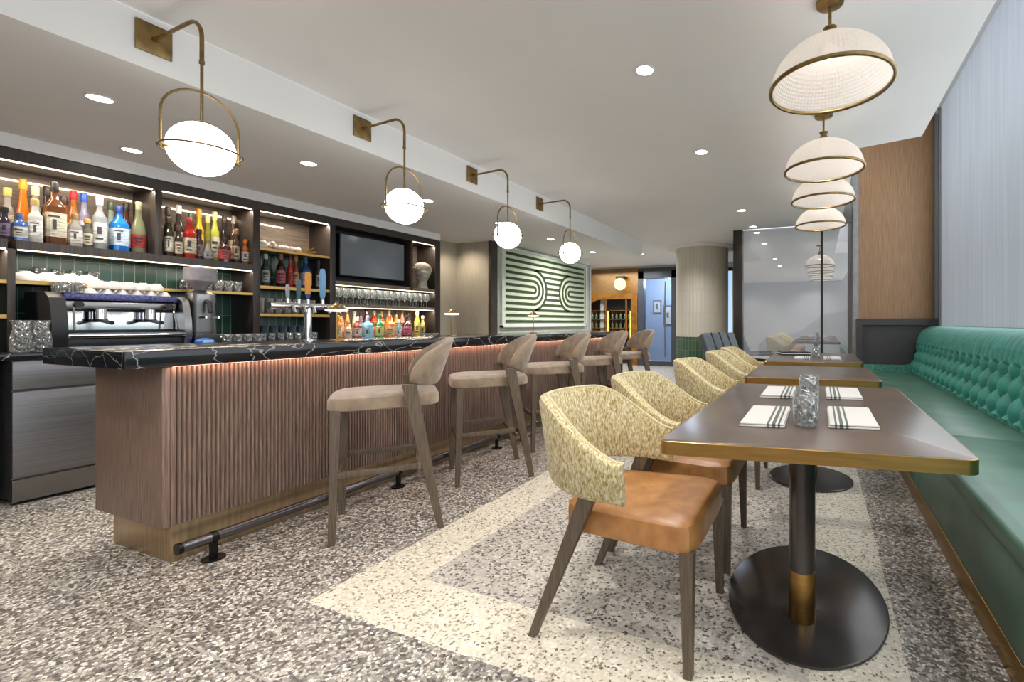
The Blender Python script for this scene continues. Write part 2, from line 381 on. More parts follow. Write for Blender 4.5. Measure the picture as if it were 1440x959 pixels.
# end window
EY=7.55
e=struct('window_3',bx((-1.16,EY,.06),(.43,EY+.012,CE)),M_FILM)
struct('window_3_frame',B().box((-1.16,EY-.03,0),(.43,EY+.05,.06)).box((.40,EY-.03,0),(.45,EY+.05,CE)),M_STEEL)
struct('trim_7',bx((.022,EY-.03,.0),(.054,EY-.001,CE)),M_BLK)
struct('trim_6',bx((-1.31,EY-.06,0),(-1.16,EY+.1,CE),.004),mat('dark_bronze_pillar',(58,54,50),.35,.4,scale=4))
struct('wall_end_upper',bx((.3,7.5,CE),(.452,7.62,3.9)),M_WALLG)
struct('trim_8',bx((.45,7.1,0),(.518,EY+.05,3.9)),mat('silver_trim',(150,148,146),.4,.5))
# oak end wall, charcoal wainscot
struct('wall_oak',bx((.52,7.1,1.19),(1.44,7.2,3.9)),M_OAK)
o=struct('wall_wainscot',B().box((.49,7.08,0),(1.46,7.2,1.19)).box((.49,7.03,1.10),(1.46,7.08,1.19)).box((.49,7.03,0),(.56,7.08,1.10)).box((1.36,7.03,0),(1.46,7.08,1.10)),M_CHARC)
struct('window_4',bx((1.46,-2.5,.3),(1.48,7.2,3.9)),M_SHADE)
struct('window_4_frame',B().box((1.42,7.04,.9),(1.46,7.1,3.9)).box((1.43,6.86,.9),(1.46,6.9,3.9)),M_STEEL)
struct('wall_right',bx((1.46,-2.5,0),(1.56,7.2,.3)),M_WALLG)
struct('wall_back',bx((-7.3,-2.62,0),(1.6,-2.5,4.0)),mat('back_wall_paint',(172,172,172),.8,var=.02))
# round column
co=struct('column',B().lathe([(.52,.86),(.52,CE)],seg=72),M_COLB,loc=(-2.2,9.0,0))
ct=obj('column_tile_base',B().lathe([(.528,0),(.528,.86)],seg=72),M_COLT,co)
obj('column_collar',B().lathe([(.66,2.60),(.68,2.61),(.68,2.639),(.5,2.639)],seg=64),M_CEIL,co)

# ------------------------------------------------------------------ lights of the room and added fill lamps
WARM=(1.,.86,.70); NEUT=(1.,.955,.915)
M_LENS=emit('downlight_lens',(255,246,230),14.)
def downlight(x,y,z,label,e=44,r=.05,trimw=.012,proto=[None],grp=None):
    if proto[0] is None:
        t=thing('recessed_downlight',label,'ceiling light',(x,y,z),0,grp); proto[0]=t
        obj('trim_ring',B().lathe([(r+trimw,0),(r+trimw,-.004),(r,-.004),(r,0)],seg=32,caps=False),M_PLASTER,t)
        obj('lens',B().lathe([(r,-.002),(.0005,-.002)],seg=32,caps=False),M_LENS,t)
    else: t=dup(proto[0],(x,y,z),0,label,grp)
    light('downlight_and_fill_beam','SPOT',(x,y,z-.03),e,NEUT,spot_size=2.3,spot_blend=.8,shadow_soft_size=.05)
for y,lab in ((2.54,'round recessed downlight in the main ceiling beside the nearest dome pendant'),
              (3.94,'round recessed downlight in the main ceiling beside the second dome pendant'),
              (6.19,'small recessed downlight in the main ceiling left of the fourth dome pendant'),
              (7.3,'farthest recessed downlight in the main ceiling before the end window')):
    downlight(-.97,y,CE,lab,44 if y<7 else 5)
for x,y,lab in ((-3.71,1.25,'recessed downlight in the lowered ceiling left of the nearest globe sconce'),
              (-4.61,1.71,'recessed downlight in the lowered ceiling just above the liquor shelves'),
              (-3.71,2.36,'recessed downlight in the lowered ceiling between the first and second globe sconces'),
              (-3.71,3.52,'recessed downlight in the lowered ceiling beside the second globe sconce'),
              (-3.71,4.64,'recessed downlight in the lowered ceiling beside the third globe sconce'),
              (-3.71,5.8,'recessed downlight in the lowered ceiling beside the fourth globe sconce'),
              (-3.71,7.15,'recessed downlight in the lowered ceiling in front of the striped artwork')):
    downlight(x,y,LO,lab,30)
downlight(-3.64,9.3,CE,'recessed downlight in the lobby ceiling just past the soffit end')
for x,y in ((-.97,.9),(-.97,-.8),(-2.4,-1.6),(-2.2,.2),(.2,-.6),(-.2,-1.8),(.2,1.1)):
    light('downlight_and_fill_beam','SPOT',(x,y,CE-.02),38,NEUT,spot_size=2.5,spot_blend=.8,shadow_soft_size=.06)  # unseen spots added around the camera as room fill, no fixtures
light('art_fill_spot','SPOT',(-3.5,7.1,LO-.02),110,NEUT,rot=(0,.75,0),spot_size=1.9,spot_blend=.9,shadow_soft_size=.1)  # added spot that brightens the artwork, no fixture of its own
light('wall_wash','SPOT',(-5.0,5.2,LO-.03),16,WARM,rot=(.3,0,0),spot_size=2.2,spot_blend=.9,shadow_soft_size=.06)
for x,y in ((-2.2,7.4),(-3.2,9.9)): light('downlight_and_fill_beam','SPOT',(x,y,CE-.02),75,NEUT,spot_size=2.5,spot_blend=.8,shadow_soft_size=.1)  # spots added to brighten the column and lobby, no fixtures
light('daylight_through_shade','AREA',(1.40,2.2,2.0),82,(.90,.95,1.),rot=(0,PI/2,0),shape='RECTANGLE',size=2.8,size_y=9.0)
light('lobby_area_light','AREA',(-5,10.2,2.5),60,(.9,.95,1.),shape='RECTANGLE',size=2,size_y=1.5)  # cool area lamp facing down under the lobby ceiling, no window above

# ------------------------------------------------------------------ bar
bar=thing('bar',"long walnut bar with fluted front and bronze plinth under black marble top",'bar',(-2.79,1.133,0))
BL=5.2
fl=B(); fl.box((-.02,.06,.185),(-.012,BL,.925)); n=int((BL-.10)/.0186)
for i in range(n):
    y=.055+i*.0186; pr=[(-.013,y),(-.006,y+.0008),(0,y+.0045),(0,y+.009),(-.006,y+.0127),(-.013,y+.0135)]
    fl.bm.faces.ensure_lookup_table(); fl.prism(pr,.187,.925)
obj('fluted_panel',fl,M_FLUTE,bar)
obj('end_panel',B().box((-.62,0,.185),(-.001,.03,.925),.004).box((-.03,.03,.185),(-.001,.05,.925),.003),M_BARW,bar)
obj('carcass',B().box((-.60,.03,.20),(-.021,BL,.92)).box((-.60,BL,.185),(-.001,BL+.03,.925)),M_GAP,bar)
obj('plinth',B().box((-.58,.05,0),(-.05,BL-.03,.185),.003),M_PLINTH,bar)
obj('glow_strip',bx((.004,.03,.9281),(.020,BL,.9289)),emit('counter_led',(255,200,172),13.),bar)
top=tag(obj('countertop',bx((-.78,0,0),(0,5.5,.079),.006),M_MARBLE,None,(-2.755,1.0,.929)),'black marble bar countertop with white veins','countertop')
rail=thing('foot_rail','gunmetal tubular foot rail running along the floor before the bar','foot rail',(-2.70,1.15,-.02))
obj('tube',B().tube([(0,0,.125),(0,5.1,.125)],.024,16),M_RAIL,rail)
obj('end_cap',B().tube([(0,-.006,.125),(0,.012,.125)],.0265,16),M_BLACK,rail)
for i in range(5):
    y=.13+i*1.03
    obj('post',B().disc((0,y,.02),.045,.008,20).box((-.008,y-.014,.006),(.008,y+.014,.108)).tube([(0,y-.012,.125),(0,y+.012,.125)],.0275,16),M_BLACK,rail)

# back counter
bc=thing('back_counter','low black counter slab under the liquor shelving','counter',(-4.616,0,0))
obj('worktop',bx((-.68,-1.5,.90),(.02,4.85,.94),.003),M_MARBLE,bc)
obj('base',B().box((-.66,1.95,.0),(-.02,4.85,.90)).box((-.66,-1.5,.0),(-.10,1.14,.90)),M_BLK,bc)
fr=thing('undercounter_fridge','stainless undercounter fridge with drawer, at the left beyond the bar end','fridge',(-4.616,1.19,0))
obj('body',bx((-.6,0,.03),(-.022,.72,.895)),M_DSTEEL,fr)
d_=obj('door',bx((-.02,.0,.17),(0,.72,.70),.003),M_DSTEEL,fr); obj('drawer',bx((-.02,0,.715),(0,.72,.89),.003),M_DSTEEL,fr)
obj('kick_plate',bx((-.02,0,.02),(-.004,.72,.155)),M_STEEL,fr)

# ------------------------------------------------------------------ back-bar shelving
XF=-4.95; XB=-5.29
sh=thing('back_bar_shelving','tall dark wood back-bar shelving with lit bays and green tiled back','shelving',(XF,0,0))
def upr(y0,y1,z0=.94,z1=2.203,m=M_DARKW): obj('upright',bx((XB-XF,y0,z0),(0,y1,z1),.002),m,sh)
upr(1.255,1.289,.94,1.62); upr(1.969,2.011,1.62); upr(2.648,2.706); upr(3.369,3.432); upr(4.42,4.455,1.55); upr(4.827,4.92)
obj('top_board',bx((XB-XF,-1.5,2.203),(0,4.92,2.277)),M_DARKW,sh)
def shelf(y0,y1,z0,z1,edge=M_GOLDEDGE,m=M_DARKW,inset=.01):
    obj('shelf',bx((XB-XF,y0,z0),(-inset,y1,z1)),m,sh)
    if edge: obj('shelf_edge',bx((-inset,y0,z0),(-inset+.006,y1,z1)),edge,sh)
shelf(1.289,2.648,1.62,1.68,M_DARKW,M_DARKW,.0); shelf(-1.5,1.255,1.62,1.68,M_DARKW,M_DARKW,.0)
shelf(1.289,2.648,1.39,1.412); shelf(-1.5,1.255,1.39,1.412); shelf(-1.5,1.255,1.16,1.185)
shelf(2.706,3.369,1.828,1.853,M_GOLDEDGE,M_BROWNW); shelf(2.706,3.369,1.46,1.488); shelf(2.706,3.369,1.192,1.219)
shelf(3.432,4.827,1.552,1.596,M_BROWNW,M_BROWNW); shelf(3.432,4.827,1.305,1.338,M_BROWNW,M_BROWNW)
obj('riser',bx((XB-XF,3.44,.94),(-.19,4.72,1.02)),M_BROWNW,sh)
obj('tiled_back',B().box((XB-XF-.008,-1.5,.94),(XB-XF,3.38,1.62)).box((XB-XF-.008,2.7,1.62),(XB-XF,3.38,1.83)),M_TILE,sh)
obj('wood_back',B().box((XB-XF-.008,-1.5,1.68),(XB-XF,2.65,2.203)).box((XB-XF-.008,2.706,1.85),(XB-XF,3.37,2.203)).box((XB-XF-.008,3.43,.94),(XB-XF,4.83,1.6)).box((XB-XF-.008,4.45,1.6),(XB-XF,4.83,2.203)),M_BROWNW,sh)
obj('tv_recess_back',bx((XB-XF-.008,3.432,1.6),(XB-XF+.1,4.42,2.203)),M_BLK,sh)
def led(y0,y1,x,z,h=.008,w=.012,e=1.): 
    obj('light_or_glow_strip',bx((x-XF-w,y0,z-h),(x-XF,y1,z)),M_LED,sh)
    L=light('shelf_light','AREA',(x-.03,(y0+y1)/2,z-h-.004),3.6*(y1-y0)*e,WARM,shape='RECTANGLE',size=.02,size_y=y1-y0)
for y0,y1 in ((-1.0,1.96),(2.02,2.64),(2.715,3.36),(4.47,4.82)): led(y0,y1,XF-.012,2.203)
for y0,y1 in ((-1.0,1.96),(2.02,2.64),(2.715,3.10)): obj('light_or_glow_strip',bx((XB-XF+.001,y0,2.128),(XB-XF+.009,y1,2.140)),M_LED,sh)  # emissive lines on the back wall in place of the LED glow there
led(1.30,2.64,XF-.004,1.62,e=.5); led(-1.4,1.25,XF-.004,1.62); led(3.44,4.82,XF-.012,1.552,e=.6); led(3.44,4.82,XF-.012,1.305,e=1.0)

# television
tv=thing('television','large flat black television in the dark recess of the back bar','television',(-5.02,3.955,1.905))
obj('housing',bx((-.14,-.43,-.24),(0,.43,.24),.006),M_BLK,tv); obj('screen',bx((-.002,-.42,-.228),(.003,.42,.232)),M_TV,tv)

# bust
def bust():
    b=B()
    rings=[]
    prof=[(0,.06,.06,0),(.02,.05,.05,0),(.07,.042,.045,0),(.085,.045,.05,.004),(.10,.055,.058,.01),(.115,.066,.062,.015),(.135,.076,.068,.016),(.155,.080,.074,.012),(.18,.086,.079,.008),(.205,.088,.082,.004),(.23,.082,.078,0),(.25,.064,.062,-.004),(.262,.03,.03,-.004)]
    for z,rx,ry,ox in prof:
        ring=[]
        for k in range(32):
            a=2*PI*k/32; x=math.cos(a)*rx+ox; y=math.sin(a)*ry
            face=max(0,math.cos(a))**10
            if .13<z<.17: x+=face*.022                 # nose
            if .165<z<.19: x-=face*.004; x-=.014*max(0,math.cos(abs(a if a<PI else a-2*PI)-.45))**30   # eye sockets
            if .11<z<.12: x+=face*.01
            ring.append((x,y,z))
        rings.append(ring)
    b.loft(rings)
    for s_ in (-1,1): b.sphere((-.005,s_*.08,.165),.018,(1,.5,1.4),10,8)
    for k in range(26): 
        a=random.uniform(.6,2*PI-.6); z=random.uniform(.18,.25); r=.08*(1-max(0,z-.2)*6)
        b.sphere((math.cos(a)*r,math.sin(a)*r,z),.018,(1,1,1),8,6)
    return b
y,_=on_x(592,-5.05)
bu=tag(obj('bust',bust(),M_STONE,None,(-5.04,on_x(594,-5.04)[0],1.596),(0,0,-.5)),'pale weathered stone head bust in the narrow lit niche right of the television','sculpture'); bu.scale=(1.25,1.25,1.36)

# ------------------------------------------------------------------ bottles
MC={}
def cm(kind,c,**kw):
    k=(kind,c)
    if k not in MC:
        nm='%s_%d_%d_%d'%((kind,)+tuple(c))
        MC[k]=mat(nm,c,.12,var=.05,Coat_Weight=.5) if kind=='glass' else clear(nm,c,.5) if kind=='clear' else mat(nm,c,.5,scale=34,stretch=(.6,.6,3),c2=tuple(int(x*.62) for x in c)) if kind=='label' else mat(nm,c,.45,var=.08) 
    return MC[k]
def bottle(px0,px1,ytop,zb,X,shape,body,lab,cap,label,group,see=False):
    y,Zc=on_x((px0+px1)/2,X); h=H+(HY-ytop)*Zc/F-zb; w=(px1-px0)*Zc/F; 
    cx=(px0+px1)/2-PX; stretch=math.sqrt(1+(cx/F)**2); r=w/2/stretch
    h=max(.16,min(h,.47)); r=max(.026,min(r,.075))
    t=thing('bottle',label,'bottle',(X,y,zb),random.uniform(-.2,.2),group)
    sq=5. if shape=='square' else 2.
    sh_=(.62 if shape!='champagne' else .42)*h; nk=.014 if h>.2 else .011
    if shape=='ball': pr=[(r*.5,0),(r*.8,.06*h),(r,.28*h),(r*.95,.42*h),(r*.6,.60*h),(nk*1.3,.70*h),(nk,.86*h)]
    elif shape=='champagne': pr=[(r*.9,0),(r,.02*h),(r,.42*h),(r*.85,.55*h),(r*.5,.70*h),(nk*1.3,.82*h),(nk*1.2,.9*h)]
    else: pr=[(r*.92,0),(r,.015*h),(r,sh_*.94),(r*.93,sh_),(r*.62,sh_+.06*h),(nk*1.15,sh_+.13*h),(nk,.88*h)]
    obj('glass_body',B().lathe(pr,seg=20,sq=sq),cm('clear' if see else 'glass',body),t)
    obj('cap',B().lathe([(nk*1.25,.84*h),(nk*1.35,.86*h),(nk*1.35,.985*h),(nk*1.1,h)],seg=14),cm('cap',cap),t)
    if lab:
        z0,z1=(.12*h,.50*h) if shape not in('champagne','ball') else (.10*h,.36*h)
        lb=obj('label',B().lathe([(r*1.012,z0),(r*1.02,z0+.002),(r*1.02,z1-.002),(r*1.012,z1)],seg=20,sq=sq,caps=False),cm('label',lab),t)
        dark=tuple(int(x*.28) for x in lab); a0=math.atan2(-y,-X)-t.rotation_euler[2]
        def patch(b_,u0,u1,wd):
            def fn(u,v):
                a=a0+wd*(u*2-1); ca,sa=math.cos(a),math.sin(a); q=(abs(ca)**sq+abs(sa)**sq)**(-1./sq)
                return (r*1.035*q*ca,r*1.035*q*sa,z0+(z1-z0)*(u0+(u1-u0)*v))
            b_.grid(fn,6,1)
        k_=int(px0)%3; pb=B()
        if k_==0: patch(pb,.42,.80,.28); patch(pb,.16,.26,.5)
        elif k_==1: patch(pb,.62,.78,.55); patch(pb,.40,.50,.4); patch(pb,.18,.26,.3)
        else: patch(pb,.30,.72,.18); patch(pb,.80,.88,.5)
        obj('label_lettering',pb,cm('cap',dark),lb)
    return t
G1='bottles on the upper left shelf'; Z1=1.681
gold=(190,150,80); blk=(30,28,28); wht=(225,222,215); red=(170,40,36)
rows=[
 (0,11,291,0,'round',(54,40,56),(120,104,130),blk,0,'dark bottle with a purple-grey label at the far left end'),
 (16,38,299,0,'square',(60,90,150),(206,206,196),(90,110,150),0,'short square bottle with blue and white label'),
 (38,60,280,0,'square',(190,186,178),(240,238,232),(200,170,110),0,'square bottle with a large white label'),
 (62,92,256,0,'square',(96,58,30),(214,204,180),blk,0,'broad brown whiskey bottle with cream label and black neck'),
 (95,116,301,0,'square',(176,172,164),(216,210,200),(150,120,80),1,'squat clear square bottle with pale grey label'),
 (129,151,277,0,'round',(196,200,200),(224,224,220),wht,1,'tall clear bottle with white label'),
 (155,180,290,0,'square',(30,110,190),(206,222,236),(30,60,130),0,'bright blue square gin bottle with pale label'),
 (184,206,284,0,'champagne',(110,112,84),(150,44,40),(168,162,120),0,'olive champagne-style bottle with red label and foil neck'),
 (3,18,264,1,'round',(206,200,186),(220,210,186),(206,176,90),1,'clear bottle with gold cap behind the purple-labelled bottle'),
 (20,45,252,1,'ball',(196,110,24),(232,180,40),(206,160,50),0,'round orange liqueur bottle with yellow label, standing at the back'),
 (43,56,262,1,'round',(206,196,170),(232,226,210),(230,214,170),1,'pale slim bottle behind the white-labelled square bottle'),
 (97,109,268,1,'round',(160,96,40),(222,190,120),(190,30,40),0,'slim amber bottle with a red cap'),
 (109,127,271,1,'round',(190,186,214),(214,208,228),(50,90,190),1,'lavender-clear bottle with a bright blue cap'),
 (61,71,262,1,'round',(50,34,28),(160,140,110),(40,30,28),0,'dark bottle between the white-labelled and the broad brown bottle'),
 (84,95,276,1,'round',(150,84,36),(196,170,120),(60,40,30),0,'amber bottle standing behind the broad brown bottle'),
 (118,128,308,0,'round',(130,126,110),(206,196,170),gold,1,'short clear bottle in front of the lavender one'),
 (151,161,284,1,'round',(120,134,120),(190,196,186),(60,80,60),0,'grey-green bottle just left of the blue gin bottle'),
 (171,184,286,1,'round',(70,34,34),(196,190,180),blk,0,'dark red bottle behind the blue gin bottle')]
for a in rows:
    X=-5.03 if a[3]==0 else -5.17
    bottle(a[0],a[1],a[2],Z1,X,a[4],a[5],a[6],a[7],a[9]+', upper left shelf',G1,a[8])
G2='bottles on the upper middle shelf'
rows=[
 (230,244,305,0,'round',(52,44,34),(216,204,182),(60,50,40),0,'dark bottle with square cream label, leftmost in the front'),
 (258,275,306,0,'square',(164,36,30),(218,204,176),(150,40,34),0,'red bottle with cream base label'),
 (284,300,336,0,'ball',(136,134,130),(172,168,160),(150,130,80),0,'squat silver-grey round bottle'),
 (307,325,334,0,'round',(58,40,36),(206,84,84),(60,44,40),0,'squat dark bottle with pink-red label'),
 (339,351,337,0,'round',(150,86,40),(222,212,196),(224,130,50),0,'small bottle with orange cap and white label at the right end'),
 (247,256,318,0,'round',(66,48,38),(214,200,170),(90,70,50),0,'small brown bottle with cream label, second in the front'),
 (276,284,322,0,'round',(60,44,50),(150,120,120),(50,40,44),0,'small dark bottle beside the red one'),
 (327,337,322,0,'round',(70,50,40),(200,180,150),(150,110,70),0,'small brown bottle beside the pink-red labelled one'),
 (231,241,291,1,'round',(44,40,34),(200,196,184),(40,36,34),0,'slim dark bottle standing behind the cream-labelled one'),
 (244,259,288,1,'round',(58,46,40),(224,220,212),wht,0,'dark bottle with white neck and pale label at the back'),
 (264,272,300,1,'round',(120,60,26),(190,150,70),(40,70,50),0,'thin amber bottle with dark green cap'),
 (273,287,293,1,'round',(216,160,36),(230,196,90),(226,150,30),0,'golden yellow bottle with orange cap'),
 (287,297,303,1,'round',(128,124,44),None,(196,186,120),0,'olive green slim bottle'),
 (295,309,297,1,'round',(176,180,70),(226,226,214),(226,206,150),0,'yellow-green bottle with white label at the back'),
 (311,320,303,1,'round',(40,34,32),(120,100,80),(60,50,44),0,'thin black bottle'),
 (321,336,304,1,'round',(60,44,34),(206,192,162),(150,140,130),0,'brown bottle with round cream label at the back')]
for a in rows:
    X=-5.03 if a[3]==0 else -5.17
    bottle(a[0],a[1],a[2],Z1,X,a[4],a[5],a[6],a[7],a[9]+', upper middle shelf',G2,a[8])
G3='bottles on the shelf behind the beer tap'
for a in [(367,380,357,'round',(60,66,66),(190,190,186),(190,190,190),0,'grey-labelled bottle with silver neck'),
          (388,402,357,'round',(40,30,30),(206,96,110),(150,110,80),0,'dark bottle with pink label'),
          (404,412,358,'round',(170,30,30),(190,60,40),(60,50,44),0,'thin bright red bottle'),
          (412,420,360,'round',(120,50,30),(220,160,120),(180,120,60),0,'thin bottle with peach label'),
          (422,437,362,'square',(40,76,120),(196,214,226),(60,110,150),0,'blue bottle with white label'),
          (444,452,366,'round',(60,64,60),(190,190,180),(60,60,60),0,'slim grey-green bottle')]:
    bottle(a[0],a[1],a[2],1.488,-5.08,a[3],a[4],a[5],a[6],a[8]+', on the shelf left of the television',G3,a[7])
G4='bottles below the television'
rows=[
 (470,481,444,0,'round',(190,110,44),(226,200,160),gold,0,'amber bottle with cream label, leftmost'),
 (484,495,452,0,'round',(206,140,110),(232,206,190),(190,120,80),0,'peach-coloured bottle with pale label'),
 (497,508,446,0,'square',(140,60,50),(220,210,206),(230,226,220),0,'red-brown bottle with white label'),
 (509,524,444,0,'square',(120,190,220),(176,216,232),(150,170,190),0,'big pale blue square gin bottle'),
 (527,540,442,0,'round',(34,120,60),(214,216,140),(34,70,44),0,'green bottle with yellow-green label'),
 (541,555,443,0,'square',(220,110,40),(236,196,150),(190,80,30),0,'broad orange bottle with cream label'),
 (557,564,450,0,'round',(90,150,170),(220,230,230),wht,0,'small light teal bottle'),
 (565,579,444,0,'round',(56,34,44),(206,110,130),blk,0,'dark bottle with pink label'),
 (582,591,438,0,'round',(206,190,60),(222,206,110),(226,214,170),0,'tall yellow bottle'),
 (591,598,444,0,'round',(206,196,130),(214,186,110),(226,216,190),0,'pale yellow slim bottle at the right end'),
 (475,484,440,1,'round',(206,120,40),(236,180,110),(90,50,30),0,'orange bottle in the back row at the left'),
 (484,493,437,1,'ball',(226,170,90),(240,226,190),(140,90,50),0,'honey bottle with round cream label, back row'),
 (495,502,438,1,'round',(216,196,170),(230,220,206),(232,222,206),0,'cream bottle with long pale neck, back row'),
 (503,511,440,1,'round',(110,90,110),(170,160,176),(60,40,56),0,'grey-purple bottle in the back row'),
 (511,519,433,1,'round',(110,26,40),(150,80,80),(120,20,40),0,'tall wine-red bottle in the back row'),
 (521,531,437,1,'round',(206,60,30),(226,130,60),(220,190,110),0,'red-orange bottle in the back row'),
 (532,541,438,1,'round',(120,70,34),(206,180,130),(190,150,90),0,'brown bottle with tan label, back row'),
 (542,552,436,1,'round',(230,206,150),(236,222,186),(232,216,170),0,'cream-yellow bottle in the back row'),
 (553,561,438,1,'round',(216,140,30),(232,190,100),(70,50,34),0,'amber bottle with dark cap, back row'),
 (562,569,437,1,'round',(226,150,120),(230,206,196),(150,120,70),0,'salmon bottle in the back row'),
 (570,578,436,1,'round',(84,44,30),(196,150,110),(60,34,24),0,'dark brown bottle with tan label, back row'),
 (583,590,434,1,'round',(130,130,50),(200,196,120),(60,70,40),0,'olive bottle behind the tall yellow bottle')]
for a in rows:
    X=-5.02 if a[3]==0 else -5.21
    bottle(a[0],a[1],a[2],.941 if a[3]==0 else 1.021,X,a[4],a[5],a[6],a[7],a[9]+', below the television',G4,a[8])

# stemware, tumblers, cups
def wineglass(label,group):
    t=thing('wine_glass',label,'glass',(0,0,0),0,group)
    obj('bowl',B().lathe([(.004,.075),(.022,.085),(.036,.11),(.038,.135),(.032,.185),(.0305,.185),(.036,.135),(.034,.112),(.02,.089),(.002,.08)],seg=18,caps=False),M_GLASS,t)
    obj('stem',B().lathe([(.034,0),(.034,.003),(.006,.007),(.0045,.02),(.0045,.076)],seg=14),M_GLASS,t)
    return t
wl='clear stemmed wine glass in the crowded row on the shelf under the television'; wg='wine glasses under the television'
w0=wineglass(wl,wg); first=True
for X,off in ((-5.0,0),(-5.10,.04),(-5.2,.01)):
    for i in range(15):
        y=3.50+i*.0875+off
        if y>4.80: continue
        if first: w0.location=(X,y,1.339); first=False
        else: dup(w0,(X,y,1.339))
def tumbler(r,h,name,label,group,m=M_CUT,loc=(0,0,0)):
    b=B().lathe([(r*.84,0),(r*.9,.004),(r,h),(r*.93,h),(r*.8,.014),(.001,.012)],seg=20)
    return tag(obj(name,b,m,None,loc),label,'glass',group)
def glassrow(r,h,name,label,group,pts,m=M_CUT):
    t=tumbler(r,h,name,label,group,m,pts[0])
    for p in pts[1:]:
        c=t.copy(); COL.objects.link(c); c.location=p
glassrow(.034,.09,'rocks_glass','cut rocks glass on the counter right of the coffee grinder','rocks glasses right of the grinder',[(-4.80-.09*j,2.37+i*.078,.941) for j in range(2) for i in range(4)])
glassrow(.033,.10,'tumbler','clear tumbler on the brass-edged shelf above and right of the grinder','tumblers above the grinder',[(-5.03-.1*j,2.27+i*.074,1.413) for j in range(3) for i in range(5)])
glassrow(.032,.09,'rocks_glass','short rocks glass in the row on the counter behind the beer tap','short glasses behind the beer tap',[(-4.98,2.74+i*.08,.941) for i in range(7)])
glassrow(.036,.16,'highball_glass','tall bluish highball glass on the counter behind the short glasses, left of the tap post','highball glasses behind the tap',[(-5.12-.09*j,2.75+i*.085,.941) for j in range(2) for i in range(6)],clear('bluish_glass',(170,190,198),.14))
glassrow(.034,.15,'beer_glass','tall beer glass on the lowest brass-edged shelf behind the beer tap','beer glasses behind the tap',[(-5.03-.1*j,2.75+i*.08,1.22) for j in range(2) for i in range(7)],clear('beer_glass',(224,220,212),.2))
cb_=B().lathe([(.040,0),(.046,.006),(.050,.05),(.046,.11),(.036,.15),(.038,.185),(.048,.205),(.045,.205),(.034,.182),(.032,.15),(.04,.11),(.044,.05),(.001,.014)],seg=24)
cf=tag(obj('crystal_carafe',cb_,M_CUT,None,(-4.72,on_x(31,-4.72)[0],.941)),'tall cut crystal carafe on the back counter left of the espresso machine','carafe','crystal carafes left of the machine')
for i in (1,2):
    o=cf.copy(); COL.objects.link(o); o.location=((-4.72,on_x(57,-4.72)[0],.941) if i==1 else (-4.86,on_x(44,-4.86)[0],.941))
glassrow(.033,.11,'tumbler','clear tumbler behind the upturned white bowls on the left shelf','tumblers behind the bowls',[(-5.2,1.46+i*.085,1.413) for i in range(4)])
bowlp=[(r,z) for r,z in [(.068,0),(.07,.004),(.066,.03),(.05,.052),(.028,.063),(.026,.07),(.001,.07)]]
for i,(p,lab) in enumerate(zip((35,67,99,122),('first','second','third','fourth'))):
    y,_=on_x(p,-5.03)
    tag(obj('bowl',B().lathe(bowlp,seg=24),M_WHITE,None,(-5.03,y,1.413)),'upturned white bowl, %s from the left on the brass-edged shelf above the espresso machine'%lab,'bowl','white bowls on the left shelf')
# shot glasses by the right end of the bottles
glassrow(.022,.05,'shot_glass','small shot glass at the right end of the bottles below the television','shot glasses by the bottles',[(-4.86,4.50+i*.055,.941) for i in range(6)])
# pile of white beads, driftwood
b=B()
for i in range(26):
    t=i/25; b.sphere((random.uniform(-.05,.05),-.17+.34*t,.024+max(0,.07*(1-abs(t-.22)*3))*random.random()+.004),random.uniform(.022,.03),(1,1,1),10,8)
tag(obj('bead_garland',b,M_WHITE,None,(-5.06,2.93,1.853)),'white ceramic bead garland heaped on the shelf left of the television','ornament')
tag(obj('driftwood',B().tube([(0,-.09,.018),(0,-.03,.022),(.01,.02,.05),(0,.06,.075)],[.012,.016,.014,.008],10).tube([(0,-.02,.02),(.02,.06,.03),(.0,.11,.022)],[.014,.012,.007],10),M_BRASS,None,(-5.04,3.2,1.853)),'gold branching ornament on the shelf beside the white bead garland','ornament')

# espresso machine
em=thing('espresso_machine','chrome and black two-group espresso machine on the back counter','espresso machine',(-4.92,1.745,.94))
WY=.325
obj('body',B().box((-.20,-WY,.08),(.05,WY,.37),.02,3),M_DGREY,em)
for s_ in (-1,1):
    obj('side_panel',B().prism([(-.2,.03),(.20,.03),(.22,.09),(.21,.22),(.17,.36),(.1,.40),(-.2,.40)],s_*WY-(.05 if s_<0 else .022),s_*WY+.022,'y'),M_BLK if s_<0 else M_STEEL,em)
obj('back_splash',bx((.05,-WY+.03,.14),(.058,WY-.03,.27)),M_CHROME,em)
dt=obj('drip_tray',B().box((.0,-WY+.02,.085),(.22,WY-.02,.115),.006),M_CHROME,em)
obj('tray_grate',B().box((.07,-WY+.05,.1155),(.21,WY-.05,.118)),M_STEEL,dt)
obj('base',bx((-.2,-WY+.01,.02),(.19,WY-.01,.084),.008),M_BLK,em)
obj('control_fascia',bx((.05,-WY+.03,.29),(.12,WY-.03,.345),.012,3),M_STEEL,em)
obj('cup_rail',B().box((.11,-WY+.03,.352),(.125,WY-.03,.40),.005).box((-.2,-WY+.03,.37),(.12,WY-.03,.376)),mat('blue_patterned_rail',(92,96,150),.35,.3,var=.35,scale=70),em)
for s_ in (-1,1):
    g=obj('group_head',B().disc((.13,s_*.13,.215),.036,.075,20),M_CHROME,em)
    pf=obj('portafilter',B().disc((.13,s_*.13,.195),.038,.022,20).tube([(.16,s_*.13,.205),(.30,s_*.13,.19)],[.012,.014],10),M_BLK,g)
    obj('steam_wand',B().tube([(.09,s_*.25,.31),(.15,s_*.26,.30),(.17,s_*.265,.22),(.20,s_*.27,.14)],.006,8),M_CHROME,em)
    obj('steam_knob',B().disc((.12,s_*.235,.317),.022,.04,16,'x'),M_BLK,em)
